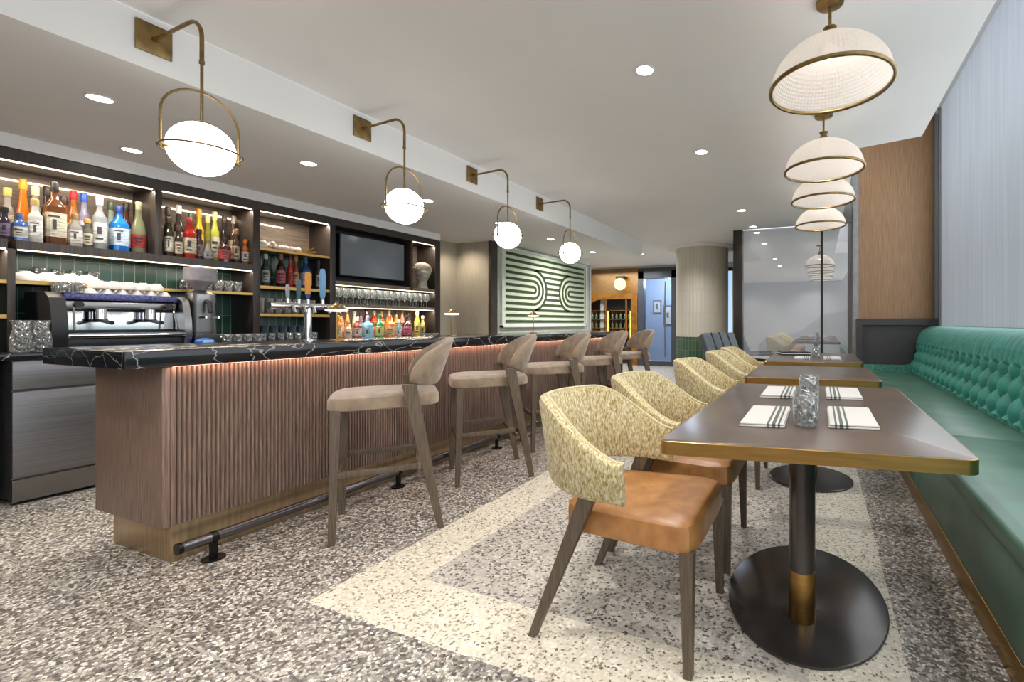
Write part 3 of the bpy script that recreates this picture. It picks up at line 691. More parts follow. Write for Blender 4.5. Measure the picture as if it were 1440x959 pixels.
for sx in (-.16,.15):
    for sy in (-.27,.27): obj('foot',B().disc((sx,sy,0),.02,.022,14),M_BLK,em)
cup=B().lathe([(.036,0),(.04,.004),(.038,.03),(.022,.055),(.02,.06),(.001,.06)],seg=18)
cup0=None; k=0
for j,(zz,cols) in enumerate(((1.318,6),(1.378,5))):
    for r_ in range(2):
        for i in range(cols):
            y=1.60+i*.078+(.04 if j else 0); X=-4.88-.09*r_
            if k==0: cup0=tag(obj('cup',cup,M_WHITE,None,(X,y,zz)),'upturned white coffee cup in the pile on top of the espresso machine','cup','cups on the espresso machine')
            else:
                c=cup0.copy(); COL.objects.link(c); c.location=(X,y,zz)
            k+=1
glassrow(.026,.07,'espresso_glass','small clear glass at the left end on top of the espresso machine','glasses on the machine',[(-4.80-.07*j,1.46+.06*i,1.34) for j in range(3) for i in range(2)])
# grinder
gy,_=on_x(282,-4.82)
gr=thing('coffee_grinder','steel coffee grinder with clear bean hopper right of the espresso machine','grinder',(-4.82,gy,.94)); gr.scale=(1.15,1.2,1.38)
obj('body',B().lathe([(.075,.07),(.078,.09),(.07,.25),(.075,.27),(.07,.31),(.03,.335)],seg=24,sq=3),M_STEEL,gr)
obj('base',bx((-.09,-.075,.0),(.1,.075,.07),.012),M_BLK,gr)
obj('hopper',B().lathe([(.03,.335),(.045,.36),(.085,.39),(.088,.395),(.088,.465),(.08,.47)],seg=28),M_FROST,gr)
obj('beans',B().lathe([(.02,.337),(.04,.362),(.074,.388),(.001,.392)],seg=20),mat('coffee_beans',(74,48,40),.4,var=.3,scale=120),gr)
obj('chute',B().tube([(.06,0,.27),(.11,0,.26),(.125,0,.20)],.014,10),M_BLK,gr)
obj('fork',B().box((.06,-.04,.165),(.15,-.03,.175)).box((.06,.03,.165),(.15,.04,.175)),M_CHROME,gr)
y,_=on_x(286,-4.68)
pk=thing('coffee_bag','blue plastic package lying on the counter in front of the grinder','package',(-4.66,y,.94))
obj('pouch',B().sphere((0,0,.034),.034,(1.3,2.0,1),20,10),mat('blue_film',(34,92,178),.25,var=.2,scale=20),pk)
obj('print',bx((.0435,-.035,.02),(.047,.035,.05),.001),mat('pale_blue_print',(140,190,230),.4),pk)

# beer tap
ty,_=on_x(433,-3.30)
bt=thing('beer_tap','chrome T-shaped beer tap tower with four handles on the bar','beer tap',(-3.30,ty,1.008))
obj('post',B().disc((0,0,0),.045,.01,24).tube([(0,0,.01),(0,0,.23)],.022,20),M_CHROME,bt)
obj('crossbar',B().tube([(0,-.24,.235),(0,.26,.235)],.024,20),M_CHROME,bt)
for dy,c,hh,w in ((-.13,(160,160,165),.09,.011),(-.06,(70,100,110),.13,.012),(0.0,(226,150,60),.19,.016),(.10,(120,170,216),.22,.017)):
    f_=obj('faucet',B().tube([(0,dy,.255),(0,dy,.285)],.012,12).tube([(.02,dy,.235),(.06,dy,.235),(.075,dy,.19)],.009,10),M_CHROME,bt)
    hb=B(); hb.lathe([(.008,.285),(w,.32),(w*1.15,.285+hh*.8),(w*.8,.285+hh),(.004,.287+hh)],(0,dy,0),14,.6,1.,4)
    if c[0]==226:
        for f in hb.bm.faces:
            if f.calc_center_median().z<.36: f.material_index=1
    obj('tap_handle',hb,[cm('cap',c),cm('cap',(60,80,130))],f_)
for dy in (.17,.22): obj('faucet',B().tube([(.02,dy,.235),(.06,dy,.235),(.075,dy,.19)],.009,10),M_CHROME,bt)

# mushroom lamps on the bar
def lamp(px,X,label):
    y,_=on_x(px,X); t=thing('table_lamp',label,'lamp',(X,y,1.008),0,'mushroom lamps on the bar')
    obj('base',B().lathe([(.045,0),(.045,.008),(.008,.014)],seg=24),M_BRASS,t)
    obj('stem',B().tube([(0,0,.01),(0,0,.215)],.006,12),M_BRASS,t)
    obj('shade',B().lathe([(.046,.212),(.042,.228),(.03,.242),(.012,.252),(.008,.262),(.001,.264)],seg=28,caps=False),M_BRONZE,t)
    obj('diffuser',B().lathe([(.001,.212),(.064,.212),(.066,.206),(.058,.199),(.001,.197)],seg=28,caps=False),M_LAMPON,t)
    return t
l0=lamp(473.5,-3.0,'small brass mushroom lamp on the bar beside the beer tap, leftmost of three')
for px,X,lab in ((635.5,-3.25,'small brass mushroom lamp on the bar before the beige wall'),(750,-3.2,'small brass mushroom lamp on the bar before the striped artwork')):
    y,_=on_x(px,X); dup(l0,(X,y,1.008),0,lab)

# ------------------------------------------------------------------ globe sconces
def sconce(y,label):
    t=thing('globe_sconce',label,'wall light',(SX,y,2.528),0,'globe sconces along the soffit')
    gx=.415; gz=-.598; R=.12
    obj('wall_plate',bx((0,-.067,-.073),(.012,.067,.073),.002),M_BRONZE,t)
    pts=[(.012,0,0),(.32,0,.012)]
    for k in range(1,7):
        a=PI/2*k/6; pts.append((.32+.095*math.sin(a),0,.012-.095*(1-math.cos(a))))
    pts.append((gx,0,-.20))
    obj('arm',B().tube(pts,.0085,12).tube([(.012,0,0),(.04,0,.001)],.013,12),M_BRONZE,t)
    obj('rod',B().tube([(gx,0,-.19),(gx,0,gz+R)],.006,10).tube([(gx,0,-.205),(gx,0,-.19)],.0105,12),M_BRONZE,t)
    g=obj('globe',B().sphere((gx,0,gz),R,(1,1,1),40,24),M_GLOBE,t)
    obj('cap',B().lathe([(.047,0),(.047,.006),(.01,.012)],(gx,0,gz+R-.011),24),M_BRONZE,t)
    rr=.143; zr=gz-.012
    obj('ring',B().tube([(gx+rr*math.cos(2*PI*k/40),rr*math.sin(2*PI*k/40),zr) for k in range(40)],.0042,8,True),M_BRONZE,t)
    hp=[(gx,-rr,zr-.022),(gx,-rr,gz+.12)]+[(gx,-rr*math.cos(PI*k/16),gz+.12+rr*math.sin(PI*k/16)) for k in range(1,16)]+[(gx,rr,gz+.12),(gx,rr,zr-.022)]
    obj('hoop',B().tube(hp,.0052,8),M_BRONZE,t)
    for s_ in (-1,1): obj('hoop_bolt',B().tube([(gx,s_*.115,zr-.012),(gx,s_*.15,zr-.012)],.007,10),M_BRONZE,t)
    return t
s0=sconce(1.213,'brass globe sconce nearest the camera, above the near bar end')
light('globe_light','POINT',(SX+.415,1.213,1.93),0,WARM)
for y,lab in ((2.315,'second brass globe sconce from the near bar end'),(3.43,'third globe sconce, in front of the beige wall'),(4.55,'fourth globe sconce, in front of the striped artwork')):
    dup(s0,(SX,y,2.528),0,lab)

# ------------------------------------------------------------------ dome pendants
def pendant(x,y,label):
    zr=2.235; R=.268
    t=thing('dome_pendant',label,'pendant light',(x,y,zr),0,'dome pendants above the tables')
    pr=[]
    for k in range(13):
        a=PI/2*k/12; pr.append((max(.03,R*math.cos(a)),.218*math.sin(a)))
    inn=[(max(.026,r-.005),z-.004) for r,z in reversed(pr)]
    obj('dome_shade',B().lathe(pr+inn,seg=64,caps=False),M_DOME,t)
    obj('rim',B().tube([(R*math.cos(2*PI*k/56),R*math.sin(2*PI*k/56),0) for k in range(56)],.0095,10,True),M_BRONZE,t)
    obj('neck',B().lathe([(.034,.205),(.036,.225),(.022,.25),(.022,.268),(.03,.27),(.03,.276),(.012,.285)],seg=24),M_BRONZE,t)
    obj('stem',B().tube([(0,0,.28),(0,0,CE-zr-.02)],.0075,12),M_BRONZE,t)
    obj('canopy',B().lathe([(.02,CE-zr-.03),(.06,CE-zr-.02),(.063,CE-zr-.002)],seg=28),M_BRONZE,t)
    obj('bulb',B().sphere((0,0,.168),.03,(1,1,1.1),20,12),emit('bulb_glow',(255,238,215),4.),t)
    return t
p0=pendant(.047,2.31,'clear ribbed dome pendant nearest the camera, largest in view')
for x,y,lab in ((.03,3.56,'second ribbed dome pendant in the row over the tables'),(.03,4.456,'third ribbed dome pendant in the row over the tables'),
                (.01,5.59,'fourth ribbed dome pendant, overlapping the third from below'),):
    dup(p0,(x,y,2.235),0,lab)
pend=[(.047,2.31),(.03,3.56),(.03,4.456),(.01,5.59)]
pend=[(.047,2.31),(.03,3.56),(.03,4.456),(.01,5.59)]
dup(p0,(.012,9.5,2.235),0,'dome copy hung behind the end window, standing in for the topmost pendant reflection')  # copy beyond the glass, added in place of a mirrored pendant
for y,lab in ((10.5,'second dome of the little stack seen in the end window'),(11.5,'third dome of the little stack seen in the end window'),(12.7,'lowest dome of the little stack seen in the end window')):
    pass
for x,y in pend: light('pendant_bulb','POINT',(x,y,2.36),2.2,NEUT,shadow_soft_size=.02)

# ------------------------------------------------------------------ tables
def table(cx,cy,w,l,skew,bx_,by_,rx,ry,label,rows=1):
    t=thing('dining_table',label,'table',(cx,cy,0),0,'dining tables along the banquette')
    def outline(w_,l_,r):
        pts=[]
        for qx,qy,a0 in ((1,1,0),(-1,1,90),(-1,-1,180),(1,-1,270)):
            for k in range(7):
                a=math.radians(a0+15*k); x=qx*(w_/2-r)+r*math.cos(a); y=qy*(l_/2-r)+r*math.sin(a)
                pts.append((x,y+x*math.tan(skew)))
        return pts
    b=B(); zt=.77; b.loft([[(x,y,zt-.03) for x,y in outline(w-.006,l-.006,.03)],[(x,y,zt-.001) for x,y in outline(w-.006,l-.006,.03)],[(x,y,zt) for x,y in outline(w-.01,l-.01,.03)]])
    obj('tabletop',b,M_TOP,t)
    o1=outline(w,l,.032); o2=outline(w-.0064,l-.0064,.03)
    eb=B(); eb._loop([[(o1[i][0],o1[i][1],zt-.042),(o1[i][0],o1[i][1],zt-.002),(o2[i][0],o2[i][1],zt-.0005),(o2[i][0],o2[i][1],zt-.042)] for i in range(len(o1))])
    obj('edge_band',eb,M_BRASS,t)
    px,py=bx_-cx,by_-cy
    obj('under_frame',bx((px-.2,py-.2,zt-.055),(px+.2,py+.2,zt-.0305)),M_BLACK,t)
    obj('pedestal',B().tube([(px,py,.012),(px,py,zt-.05)],.047,28),M_BASE,t)
    obj('brass_sleeve',B().tube([(px,py,.012),(px,py,.20)],.0485,28),M_BRASS,t)
    obj('base_plate',B().lathe([(.97,0),(1,.003),(1,.011),(.985,.014),(.001,.014)],(px+.005 if ry>.41 else px,py+.17 if ry>.41 else py,0),64,rx,ry),M_BASE,t)
    return t
table(-.03,2.085,.855,1.42,math.radians(8),-.06,1.83,.305,.42,'near dark-topped dining table set with glasses and folded napkins')
table(-.05,3.57,.83,.92,math.radians(6),-.06,3.53,.285,.285,'bare middle dining table behind the near set table')
table(-.06,5.15,.86,1.40,math.radians(6),-.06,5.1,.3,.40,'far dining table set with menus, before the end window')

def napkin(x,y,z,w,l,flip,label,grp):
    b=B(); sk=.18
    def ring(z_,e): return [(sx*(w/2-e),sy*(l/2-e)+sx*w/2*sk,z_) for sx,sy in ((-1,-1),(1,-1),(1,1),(-1,1))]
    for k in range(2):
        z0=k*.0075; b.box((-w/2+.002*k,-l/2+.003*k,z0),(w/2-.002*k,l/2-.003*k,z0+.007),.0033,3)
    for v in b.bm.verts: v.co.y+=v.co.x*sk
    o=obj('folded_napkin',b,M_NAP,None,(x,y,z),(0,0,PI if flip else 0)); return tag(o,label,'napkin',grp)
ng='striped napkins on the near table'
napkin(-.185,1.79,.77,.15,.36,0,'folded striped white napkin, near left setting on the front table',ng)
napkin(.11,1.88,.77,.16,.37,1,'folded striped white napkin, near right setting on the front table',ng)
napkin(-.19,2.43,.77,.15,.34,0,'folded striped white napkin, far left setting on the front table',ng)
napkin(.11,2.50,.77,.16,.34,1,'folded striped white napkin, far right setting on the front table',ng)
for y,lab in ((1.70,'cut glass tumbler nearest the camera on the front table'),(1.845,'cut glass tumbler second from the camera on the front table'),(2.24,'cut glass tumbler third from the camera on the front table'),(2.385,'cut glass tumbler farthest back on the front table')):
    tumbler(.044,.10,'tumbler',lab,'tumblers on the front table',M_CUT,(-.045,y,.7705))
fg='settings on the far table'
napkin(-.16,4.9,.77,.15,.34,0,'folded napkin at the near left of the far table','napkins on the far table')
napkin(.12,4.95,.77,.16,.34,1,'folded napkin at the near right of the far table','napkins on the far table')
tumbler(.04,.10,'tumbler','clear tumbler standing among the napkins on the far table',None,M_CUT,(-.03,5.0,.7705))
tumbler(.04,.10,'tumbler','clear tumbler beside the striped menu at the back of the far table',None,M_CUT,(-.02,5.5,.7705))
mb=B(); 
for k in range(3): mb.box((-.16,-.11,.002+k*.012),(.16,.11,.010+k*.012),.002)
me_=thing('menu_stack','stack of dark menus with pale edges on the far table','menu',(-.27,5.45,.77),.3)
for k in range(3): obj('menu',bx((-.16,-.11,k*.013),(.16,.11,.010+k*.013),.002),M_BLK if k!=1 else M_PAPER,me_)

# ------------------------------------------------------------------ dining chairs
def leg(b,p0,p1,a0,a1):
    """tapered square leg from p0 (top) to p1 (floor)"""
    rings=[]
    for p,a in ((p0,a0),(p1,a1)):
        ax_,ay_=a; r=[(p[0]-ax_/2,p[1]-ay_/2,p[2]),(p[0]+ax_/2,p[1]-ay_/2,p[2]),(p[0]+ax_/2,p[1]+ay_/2,p[2]),(p[0]-ax_/2,p[1]+ay_/2,p[2])]
        rings.append(r)
    return b.loft(rings)
def shell(path,ztop,zbot,th,flare,n=56,round_=4):
    """wrap-around upholstered shell: path(t)->(x,y,nx,ny), t in 0..1"""
    rings=[]
    for i in range(n+1):
        t=i/n; x,y,nx,ny=path(t); zt,zb=ztop(t),zbot(t); ring=[]
        hw=th/2
        e=1.
        edge=min(t,1-t)*n
        if edge<2: e=(.35,.8,1.)[int(edge)]
        hw*=e
        prof=[]
        for k in range(round_+1):
            a=PI*k/round_; prof.append((math.cos(a)*hw,zt-hw+math.sin(a)*hw))
        for k in range(round_+1):
            a=PI+PI*k/round_; prof.append((math.cos(a)*hw,zb+hw+math.sin(a)*hw*.8))
        for o_,z in prof:
            f=flare(t)*(z-zb)/max(.05,(zt-zb)); ring.append((x+nx*(o_+f),y+ny*(o_+f),z))
        rings.append(ring)
    return B().loft(rings)
def upath(xe,yw,xb,straight):
    """U in plan, opening to +x: arm end (xe,-yw) -> back (xb,0) -> (xe,yw)"""
    L1=xe-straight; a=straight-xb
    per=PI/2*math.sqrt((a*a+yw*yw)/2)*2; tot=2*L1+per; 
    def f(t):
        s_=t*tot
        if s_<L1: return (xe-s_,-yw,0,-1)
        if s_>tot-L1: return (xe-(tot-s_),yw,0,1)
        q=(s_-L1)/per*PI; x=straight-a*math.sin(q); y=-yw*math.cos(q)
        nx,ny=-math.sin(q)*yw,-math.cos(q)*a; d=math.hypot(nx,ny); return (x,y,nx/d,ny/d)
    return f
def sm(x): x=max(0,min(1,x)); return x*x*(3-2*x)
def chair(label):
    t=thing('dining_chair',label,'chair',(0,0,0),0,'mustard dining chairs along the tables')
    P=upath(.05,.265,-.335,-.05)
    ztop=lambda s_:.665+.185*sm((1-abs(2*s_-1))*1.5)
    zbot=lambda s_:.515+.015*sm(1-abs(2*s_-1))
    obj('backrest',shell(P,ztop,zbot,.05,lambda s_:.02+.03*sm(1-abs(2*s_-1))),M_BOUCLE,t)
    pip=[]
    for i in range(57):
        s_=i/56; x,y,nx,ny=P(s_); f=.02+.03*sm(1-abs(2*s_-1)); pip.append((x+nx*(f-.012),y+ny*(f-.012),ztop(s_)-.004))
    obj('piping',B().tube(pip,.006,8),M_PIPE,t)
    def cush(z0,z1,x0,x1,w0,w1,bev):
        b=B(); rings=[]
        prof=[(0,.004),(.004,.0),(z1-z0-.022,0),(z1-z0-.008,.005),(z1-z0,.02)]
        for dz,e in prof:
            ring=[]
            for k in range(48):
                a=2*PI*k/48; ca,sa=math.cos(a),math.sin(a); q=(abs(ca)**7+abs(sa)**7)**(-1/7.)
                u,v=ca*q,sa*q; x=(x0+x1)/2+u*((x1-x0)/2-e); wd=w0+(w1-w0)*(u+1)/2
                ring.append((x,v*(wd-e),z0+dz))
            rings.append(ring)
        top_=[]
        for e in (.08,.16):
            top_.append([((x0+x1)/2+(p[0]-(x0+x1)/2)*(1-e*2),p[1]*(1-e*2),z1+.004*(1+e*3)) for p in rings[-1]])
        return b.loft(rings+top_)
    obj('seat_cushion',cush(.388,.478,-.225,.285,.225,.262,.03),M_TAN,t)
    obj('seat_frame',bx((-.18,-.2,.37),(.25,.2,.389),.006),M_LEGD,t)
    for s_ in (-1,1):
        obj('leg',leg(B(),(.255,s_*.235,.392),(.262,s_*.248,0),(.045,.045),(.028,.028)),M_LEGD,t)
        obj('leg',leg(B(),(-.085,s_*.262,.545),(-.315,s_*.262,0),(.062,.03),(.028,.028)),M_LEGD,t)
    return t
c0=chair('tan leather and mustard dining chair nearest the camera at the near table'); c0.location=(-.65,1.655,0)
for y,lab in ((2.31,'mustard dining chair second from the camera, also at the near table'),(3.42,'mustard dining chair third from the camera, at the middle table'),
              (4.49,'fourth mustard dining chair, at the near end of the far table'),(5.2,'farthest mustard dining chair, at the far table')):
    dup(c0,(-.65,y,0),0,lab)

# ------------------------------------------------------------------ bar stools
def stool(label):
    t=thing('bar_stool',label,'bar stool',(0,0,0),0,'taupe bar stools at the bar')
    P=upath(-.13,.235,-.265,-.135)
    zt=lambda s_:.84+.205*(max(0,1-abs(2*s_-1)**2.0))**.75; zb=lambda s_:.772+.035*abs(2*s_-1)**4
    obj('backrest',shell(P,zt,zb,.045,lambda s_:.012+.078*sm((1-abs(2*s_-1))*1.3)),M_TAUPE,t)
    b=B(); rings=[]
    for dz,e in ((0,.01),(.006,0),(.05,0),(.066,.008),(.076,.03),(.082,.07),(.086,.14)):
        ring=[]
        for k in range(44):
            a=2*PI*k/44; ca,sa=math.cos(a),math.sin(a); q=(abs(ca)**5+abs(sa)**5)**(-1/5.); u,v=ca*q,sa*q
            ring.append((-.015+u*(.27-e),v*(.215+.02*(u+1)/2-e),.672+dz))
        rings.append(ring)
    obj('seat',b.loft(rings),M_TAUPE,t)
    for s_ in (-1,1):
        obj('leg',leg(B(),(.205,s_*.20,.675),(.222,s_*.215,0),(.045,.045),(.03,.03)),M_LEGW,t)
        obj('leg',leg(B(),(-.13,s_*.255,.80),(-.285,s_*.245,0),(.072,.026),(.034,.026)),M_LEGW,t)
        obj('side_stretcher',B().box((-.175,s_*.222-.009,.335),(.2,s_*.222+.009,.365),.002),M_LEGW,t)
    obj('front_stretcher',bx((.2,-.2,.30),(.222,.2,.33),.002),M_LEGW,t)
    obj('rear_stretcher',bx((-.19,-.23,.30),(-.17,.23,.325),.002),M_LEGW,t)
    return t
st0=stool('taupe upholstered bar stool nearest the camera at the near bar end')
A=math.atan2(-.39,-.34)
st0.location=(-2.32,1.885,0); st0.rotation_euler=(0,0,A)
for x,y,lab in ((-2.34,2.77,'second taupe bar stool from the near bar end'),(-2.34,3.66,'third taupe bar stool, middle of the row of five'),
                (-2.34,4.55,'fourth taupe bar stool along the bar'),(-2.34,5.45,'farthest taupe bar stool, before the glass door')):
    dup(st0,(x,y,0),A,lab)

# ------------------------------------------------------------------ banquette
bq=thing('banquette','long green banquette with tufted teal back along the right window','banquette',(.565,0,0))
Y0,Y1=.3,7.05
obj('gold_kick',bx((-.002,Y0,0),(.03,Y1,.105),.004),M_BRASS,bq)
obj('base',bx((.03,Y0,0),(.8,Y1,.36)),M_SEATG,bq)
for a,c in ((Y0,3.196),(3.204,Y1)):
    obj('front_panel',bx((0,a,.105),(.03,c,.40),.004),M_SEATG,bq)
    obj('seat_cushion',bx((-.005,a,.385),(.68,c,.46),.02,4),M_SEATG,bq)
def tuft(u,v):
    y=Y0+(Y1-Y0)*u; L=.62; s_=v*L
    # profile: from seat up the leaning back, over the rolled top to the wall
    if s_<.50: x=.61+.13*(s_/.5); z=.455+s_*.96; nx,nz=-.965,.26
    else:
        q=(s_-.50)/.12*PI/2; x=.74+.075*(1-math.cos(q))+.04*q; z=.935+.085*math.sin(q); nx,nz=-math.cos(q),math.sin(q)
    a,bq_=.10,.27
    p=y/a+(s_+.03)/bq_*2; q2=y/a-(s_+.03)/bq_*2
    h=(abs(math.sin(PI*p/2))*abs(math.sin(PI*q2/2)))**.55 if .02<s_<.40 else 0
    if s_>=.40:
        w=(abs(math.sin(PI*y/a)))**.5; k=max(0,1-(s_-.40)/.17); h=1-(1-w)*k*.55; 
    if s_<=.02: h=.35
    d=.072*h
    return (x+nx*d,y,z+nz*d)
obj('tufted_back',B().grid(tuft,680,48),M_TEAL,bq,solid=False,ang=80)
bt_=B()
for iy in range(48):
    for row in range(3):
        pass
obj('back_frame',B().prism([(.66,.44),(.80,.44),(.895,1.0),(.80,1.0),(.74,.92)],Y0,Y1,'y'),M_TEAL,bq)
# short return along the end wall
obj('return_back',B().prism([(-.36,.40),(.72,.40),(.80,1.03),(.745,1.03),(.70,.92),(.655,.66),(.60,.585),(.5,.56),(-.36,.555)],6.98,7.02,'y'),M_PATTERN,bq)
obj('return_seat',bx((-.36,6.5,.30),(0,7.0,.455),.015),M_SEATG,bq)

# ------------------------------------------------------------------ artwork
art=thing('artwork','framed pale green relief artwork of dark curved stripes on the side wall','artwork',(-4.62,7.16,1.70))
AW,AH=1.38,.64
obj('frame',B().box((0,-AW,-AH),(.05,AW,-AH+.03)).box((0,-AW,AH-.03),(.05,AW,AH)).box((0,-AW,-AH),(.05,-AW+.03,AH)).box((0,AW-.03,-AH),(.05,AW,AH)),M_FRAME,art)
obj('panel',bx((.0,-AW+.03,-AH+.03),(.02,AW-.03,AH-.03)),M_ART0,art)
def bar2d(b,pts,w):
    P=[Vector((0,p[0],p[1])) for p in pts]; rings=[]
    for i,p in enumerate(P):
        t=(P[min(i+1,len(P)-1)]-P[max(i-1,0)]).normalized(); n_=Vector((0,-t.z,t.y))
        a,c=p+n_*w/2,p-n_*w/2; rings.append([(.02,a.y,a.z),(.032,a.y,a.z),(.032,c.y,c.z),(.02,c.y,c.z)])
    b.loft(rings)
b=B(); pit=.0985; zs=[AH-.10-pit*i for i in range(12)]; w=.042; yl,yr=-AW+.12,AW-.10
for i in (0,1,10,11): bar2d(b,[(yl,zs[i]),(yr,zs[i])],w)
zc=(zs[5]+zs[6])/2; YA,YB=-.50,.72
for k in range(4):
    r=(zs[2+k]-zs[9-k])/2
    bar2d(b,[(yl,zs[2+k]),(YA,zs[2+k])]+[(YA+r*1.12*math.sin(PI*j/20),zc+r*math.cos(PI*j/20)) for j in range(1,20)]+[(YA,zs[9-k]),(yl,zs[9-k])],w)
    bar2d(b,[(yr,zs[2+k]),(YB,zs[2+k])]+[(YB-r*1.12*math.sin(PI*j/20),zc+r*math.cos(PI*j/20)) for j in range(1,20)]+[(YB,zs[9-k]),(yr,zs[9-k])],w)
r0=(zs[2]-zs[9])/2
for i in range(2,10):
    dz=zs[i]-zc; h=math.sqrt(max(0,r0*r0-dz*dz))*1.12
    ya,yb=YA+h+.02,YB-h-.02
    if yb-ya>.06: bar2d(b,[(ya,zs[i]),(yb,zs[i])],w)
obj('stripe_relief',b,M_ART1,art)

# ------------------------------------------------------------------ far end: gilt bar cabinet, glass door, hallway
gc=thing('bottle_cabinet','amber gilt arched bottle cabinet glowing on the rear wall beside the glass door','cabinet',(-5.35,RY,0))
obj('mosaic_panel',bx((-1.75,-.02,1.92),(.85,.05,2.6)),M_MOSAIC,gc)
fr_=B(); ax0,ax1=-.75,.62
pts=[(-1.75,0),(ax0,0),(ax0,1.35)]+[(ax0+.0+(1-math.cos(PI/2*k/8))*.55,1.35+.42*math.sin(PI/2*k/8)) for k in range(1,9)]+[(.66,1.77),(.66,0),(.85,0),(.85,1.92),(-1.75,1.92)]
fr_.prism(pts,-.06,.04,'y'); obj('arched_front',fr_,M_GILT,gc)
obj('interior',bx((-.8,.30,0),(.7,.32,1.9)),M_BLK,gc)
for z in (.75,.98,1.22,1.46): obj('cabinet_shelf',bx((-.75,.06,z),(.66,.3,z+.015)),M_GILT,gc)
for x in (-.72,-.08,.6): obj('glow_column',bx((x-.02,.06,.7),(x+.02,.10,1.45)),emit('amber_strip',(255,150,70),2.2),gc)
obj('mullion',B().box((-.1,-.05,.7),(-.07,.0,1.8)).box((.50,-.05,.7),(.53,0,1.8)),M_GILT,gc)
gcols=[(90,110,80),(180,150,90),(70,60,60),(190,190,180),(120,70,40),(60,90,90)]
bp=B().lathe([(.036,0),(.038,.004),(.038,.11),(.014,.15),(.013,.2)],seg=10)
bo=None; kk=0
for z in (.765,.995,1.235):
    for i in range(10):
        m=cm('glass',gcols[(kk*5+i)%6])
        if bo is None: bo=tag(obj('bottle',bp,m,None),'tiny distant bottle on the shelves of the glowing gilt cabinet','bottle','bottles in the gilt cabinet'); o=bo
        else:
            o=bo.copy(); COL.objects.link(o)
        o.location=(-5.35-.62+i*.125,RY+.2,z); kk+=1
gl=thing('globe_flush_light','small glowing globe light on the gold mosaic above the gilt cabinet','wall light',(-4.93,RY-.03,2.16))
obj('bracket',bx((-.12,-.22,.15),(.12,.005,.21)),M_BLACK,gl); obj('globe',B().sphere((0,-.2,.0),.16,(1,1,1),28,16),emit('warm_globe',(255,220,150),1.6),gl)
# door
struct('door_1',B().box((-4.49,RY-.05,0),(-4.33,RY+.12,2.5)).box((-3.56,RY-.05,0),(-3.40,RY+.12,2.5)).box((-4.49,RY-.05,2.30),(-3.40,RY+.12,2.58)).box((-4.49,RY-.04,0),(-3.40,RY+.06,.12)),mat('dark_blue_grey_frame',(54,60,68),.4,scale=4))
struct('door_1_pane',bx((-4.33,RY+.01,.12),(-3.56,RY+.02,2.30)),clear('door_glass',(190,205,225),.12))
dh=obj('door_pull',B().tube([(-3.72,RY-.09,.25),(-3.72,RY-.09,2.2)],.018,12).tube([(-3.72,RY-.09,.5),(-3.72,RY+.01,.5)],.01,8).tube([(-3.72,RY-.09,1.9),(-3.72,RY+.01,1.9)],.01,8),M_STEEL); tag(dh,'long vertical steel pull on the glass door','door handle')
struct('wall_hall',bx((-5.6,13.2,0),(-2.4,13.3,2.64)),mat('pale_blue_wall',(170,190,222),.8,var=.02))
struct('wall_hall_left',bx((-5.7,11.45,0),(-5.6,13.3,2.64)),M_WALLG)
struct('wall_hall_right',bx((-2.4,11.45,0),(-2.3,13.3,2.64)),M_WALLG)
struct('floor_hall',bx((-5.6,11.6,-.05),(-2.4,13.2,0)),M_WALLG)
struct('ceiling_hall',bx((-5.6,11.45,2.64),(-2.4,13.3,2.7)),M_CEILW)
light('hall_fill_light','POINT',(-4.0,12.4,2.3),40,(.92,.96,1.),shadow_soft_size=.1)  # point lamp added to light the hallway wall, no fixture there
for x,z,h,lab in ((-4.62,1.62,.20,'small framed picture on the hallway wall, upper left behind the glass door'),(-4.28,1.36,.30,'tall framed picture on the hallway wall behind the glass door'),(-4.02,1.58,.22,'framed picture beside the door pull on the hallway wall')):
    t=thing('framed_picture',lab,'picture',(x,13.2,z)); obj('frame',bx((-.13,-.03,-h),(.13,0,h)),M_BLACK,t); obj('print',bx((-.10,-.034,-h+.03),(.10,-.03,h-.03)),M_PAPER,t); obj('image',bx((-.035,-.037,-.07),(.035,-.034,.08)),M_SLATE,t)
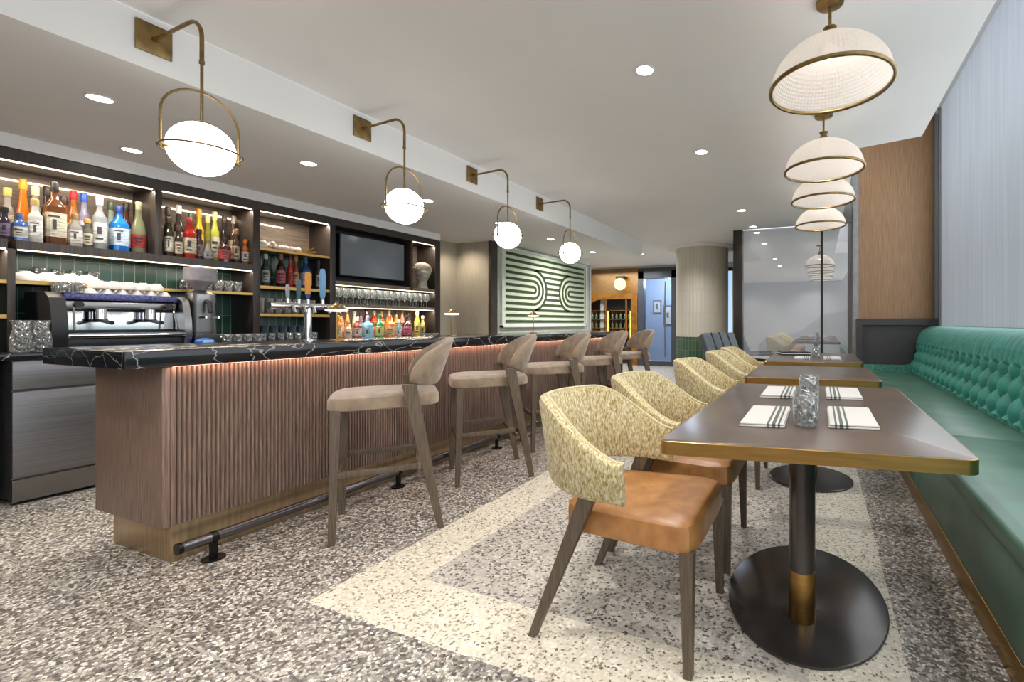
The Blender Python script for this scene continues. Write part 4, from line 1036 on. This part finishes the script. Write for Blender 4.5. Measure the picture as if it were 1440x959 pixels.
# lounge chairs before the pillar
def lounge(x,y,rz,label):
    t=thing('lounge_chair',label,'armchair',(x,y,0),rz,'slate lounge chairs by the dark pillar')
    R=Matrix.Translation((-.30,0,.42))@Matrix.Rotation(-.42,4,'Y')
    obj('backrest',B().box((-.06,-.36,0),(.06,.36,.60),.03,3,R),M_SLATE,t)
    for k in (-.18,.0,.18): obj('back_stripe',B().box((-.065,k-.014,.01),(.066,k+.014,.595),.004,2,R),M_BLK,t)
    obj('seat',bx((-.32,-.34,.28),(.34,.34,.42),.03,3),M_CREAM,t)
    for s_ in (-1,1):
        obj('arm',B().box((-.34,s_*.37-.02,.56),(.36,s_*.37+.02,.60),.004),M_BLK,t)
        obj('leg',B().box((.32,s_*.37-.02,0),(.36,s_*.37+.02,.58)),M_BLK,t); obj('leg',B().box((-.36,s_*.37-.02,0),(-.32,s_*.37+.02,.58)),M_BLK,t)
    return t
g0=lounge(-.98,6.6,-.5,'slate striped lounge chair with black arms beyond the dining chairs')

# car outside the end window
car=thing('parked_car','pale silver car parked outside, faint through the end window','car',(.8,11.9,0))
prof=[(-2.1,.35),(-2.15,.62),(-1.9,.80),(-1.25,.92),(-.75,1.32),(-.2,1.46),(.5,1.44),(1.15,1.15),(1.5,.98),(2.0,.92),(2.12,.6),(2.1,.35)]
cb=B(); cb.loft([[(x,s_*w_,.35+(z-.35)*k) for x,z in prof] for s_,w_,k in ((-1,.86,.97),(-1,.7,1.0),(1,.7,1.0),(1,.86,.97))]); obj('body',cb,M_CAR,car)
obj('side_glass',B().prism([(-1.0,.98),(-.66,1.27),(-.2,1.38),(.45,1.36),(.95,1.1),(.95,.98)],-.868,-.83,'y'),M_NIGHT,car)
for x in (-1.35,1.35):
    for s_ in (-1,1): obj('wheel',B().disc((x,s_*.80-.1,.32),.32,.2,28,'y'),M_BLK,car)
gnd=struct('ground_street',bx((-1.2,7.62,-.06),(9,16,-.001)),mat('asphalt',(120,122,126),.8,scale=30))

# ------------------------------------------------------------------ world and view
w=D.worlds.new('sky'); SC.world=w; w.use_nodes=True
bg=w.node_tree.nodes['Background']; bg.inputs[0].default_value=(.90,.92,.95,1); bg.inputs[1].default_value=.8
SC.view_settings.view_transform='Standard'; SC.view_settings.look='None'; SC.view_settings.gamma=1; SC.view_settings.use_curve_mapping=False
SC.view_settings.exposure=.76
cy=SC.cycles; cy.max_bounces=7; cy.diffuse_bounces=4; cy.glossy_bounces=4; cy.transmission_bounces=6; cy.transparent_max_bounces=14; cy.caustics_reflective=False; cy.caustics_refractive=False
cy.sample_clamp_indirect=6; cy.use_denoising=True
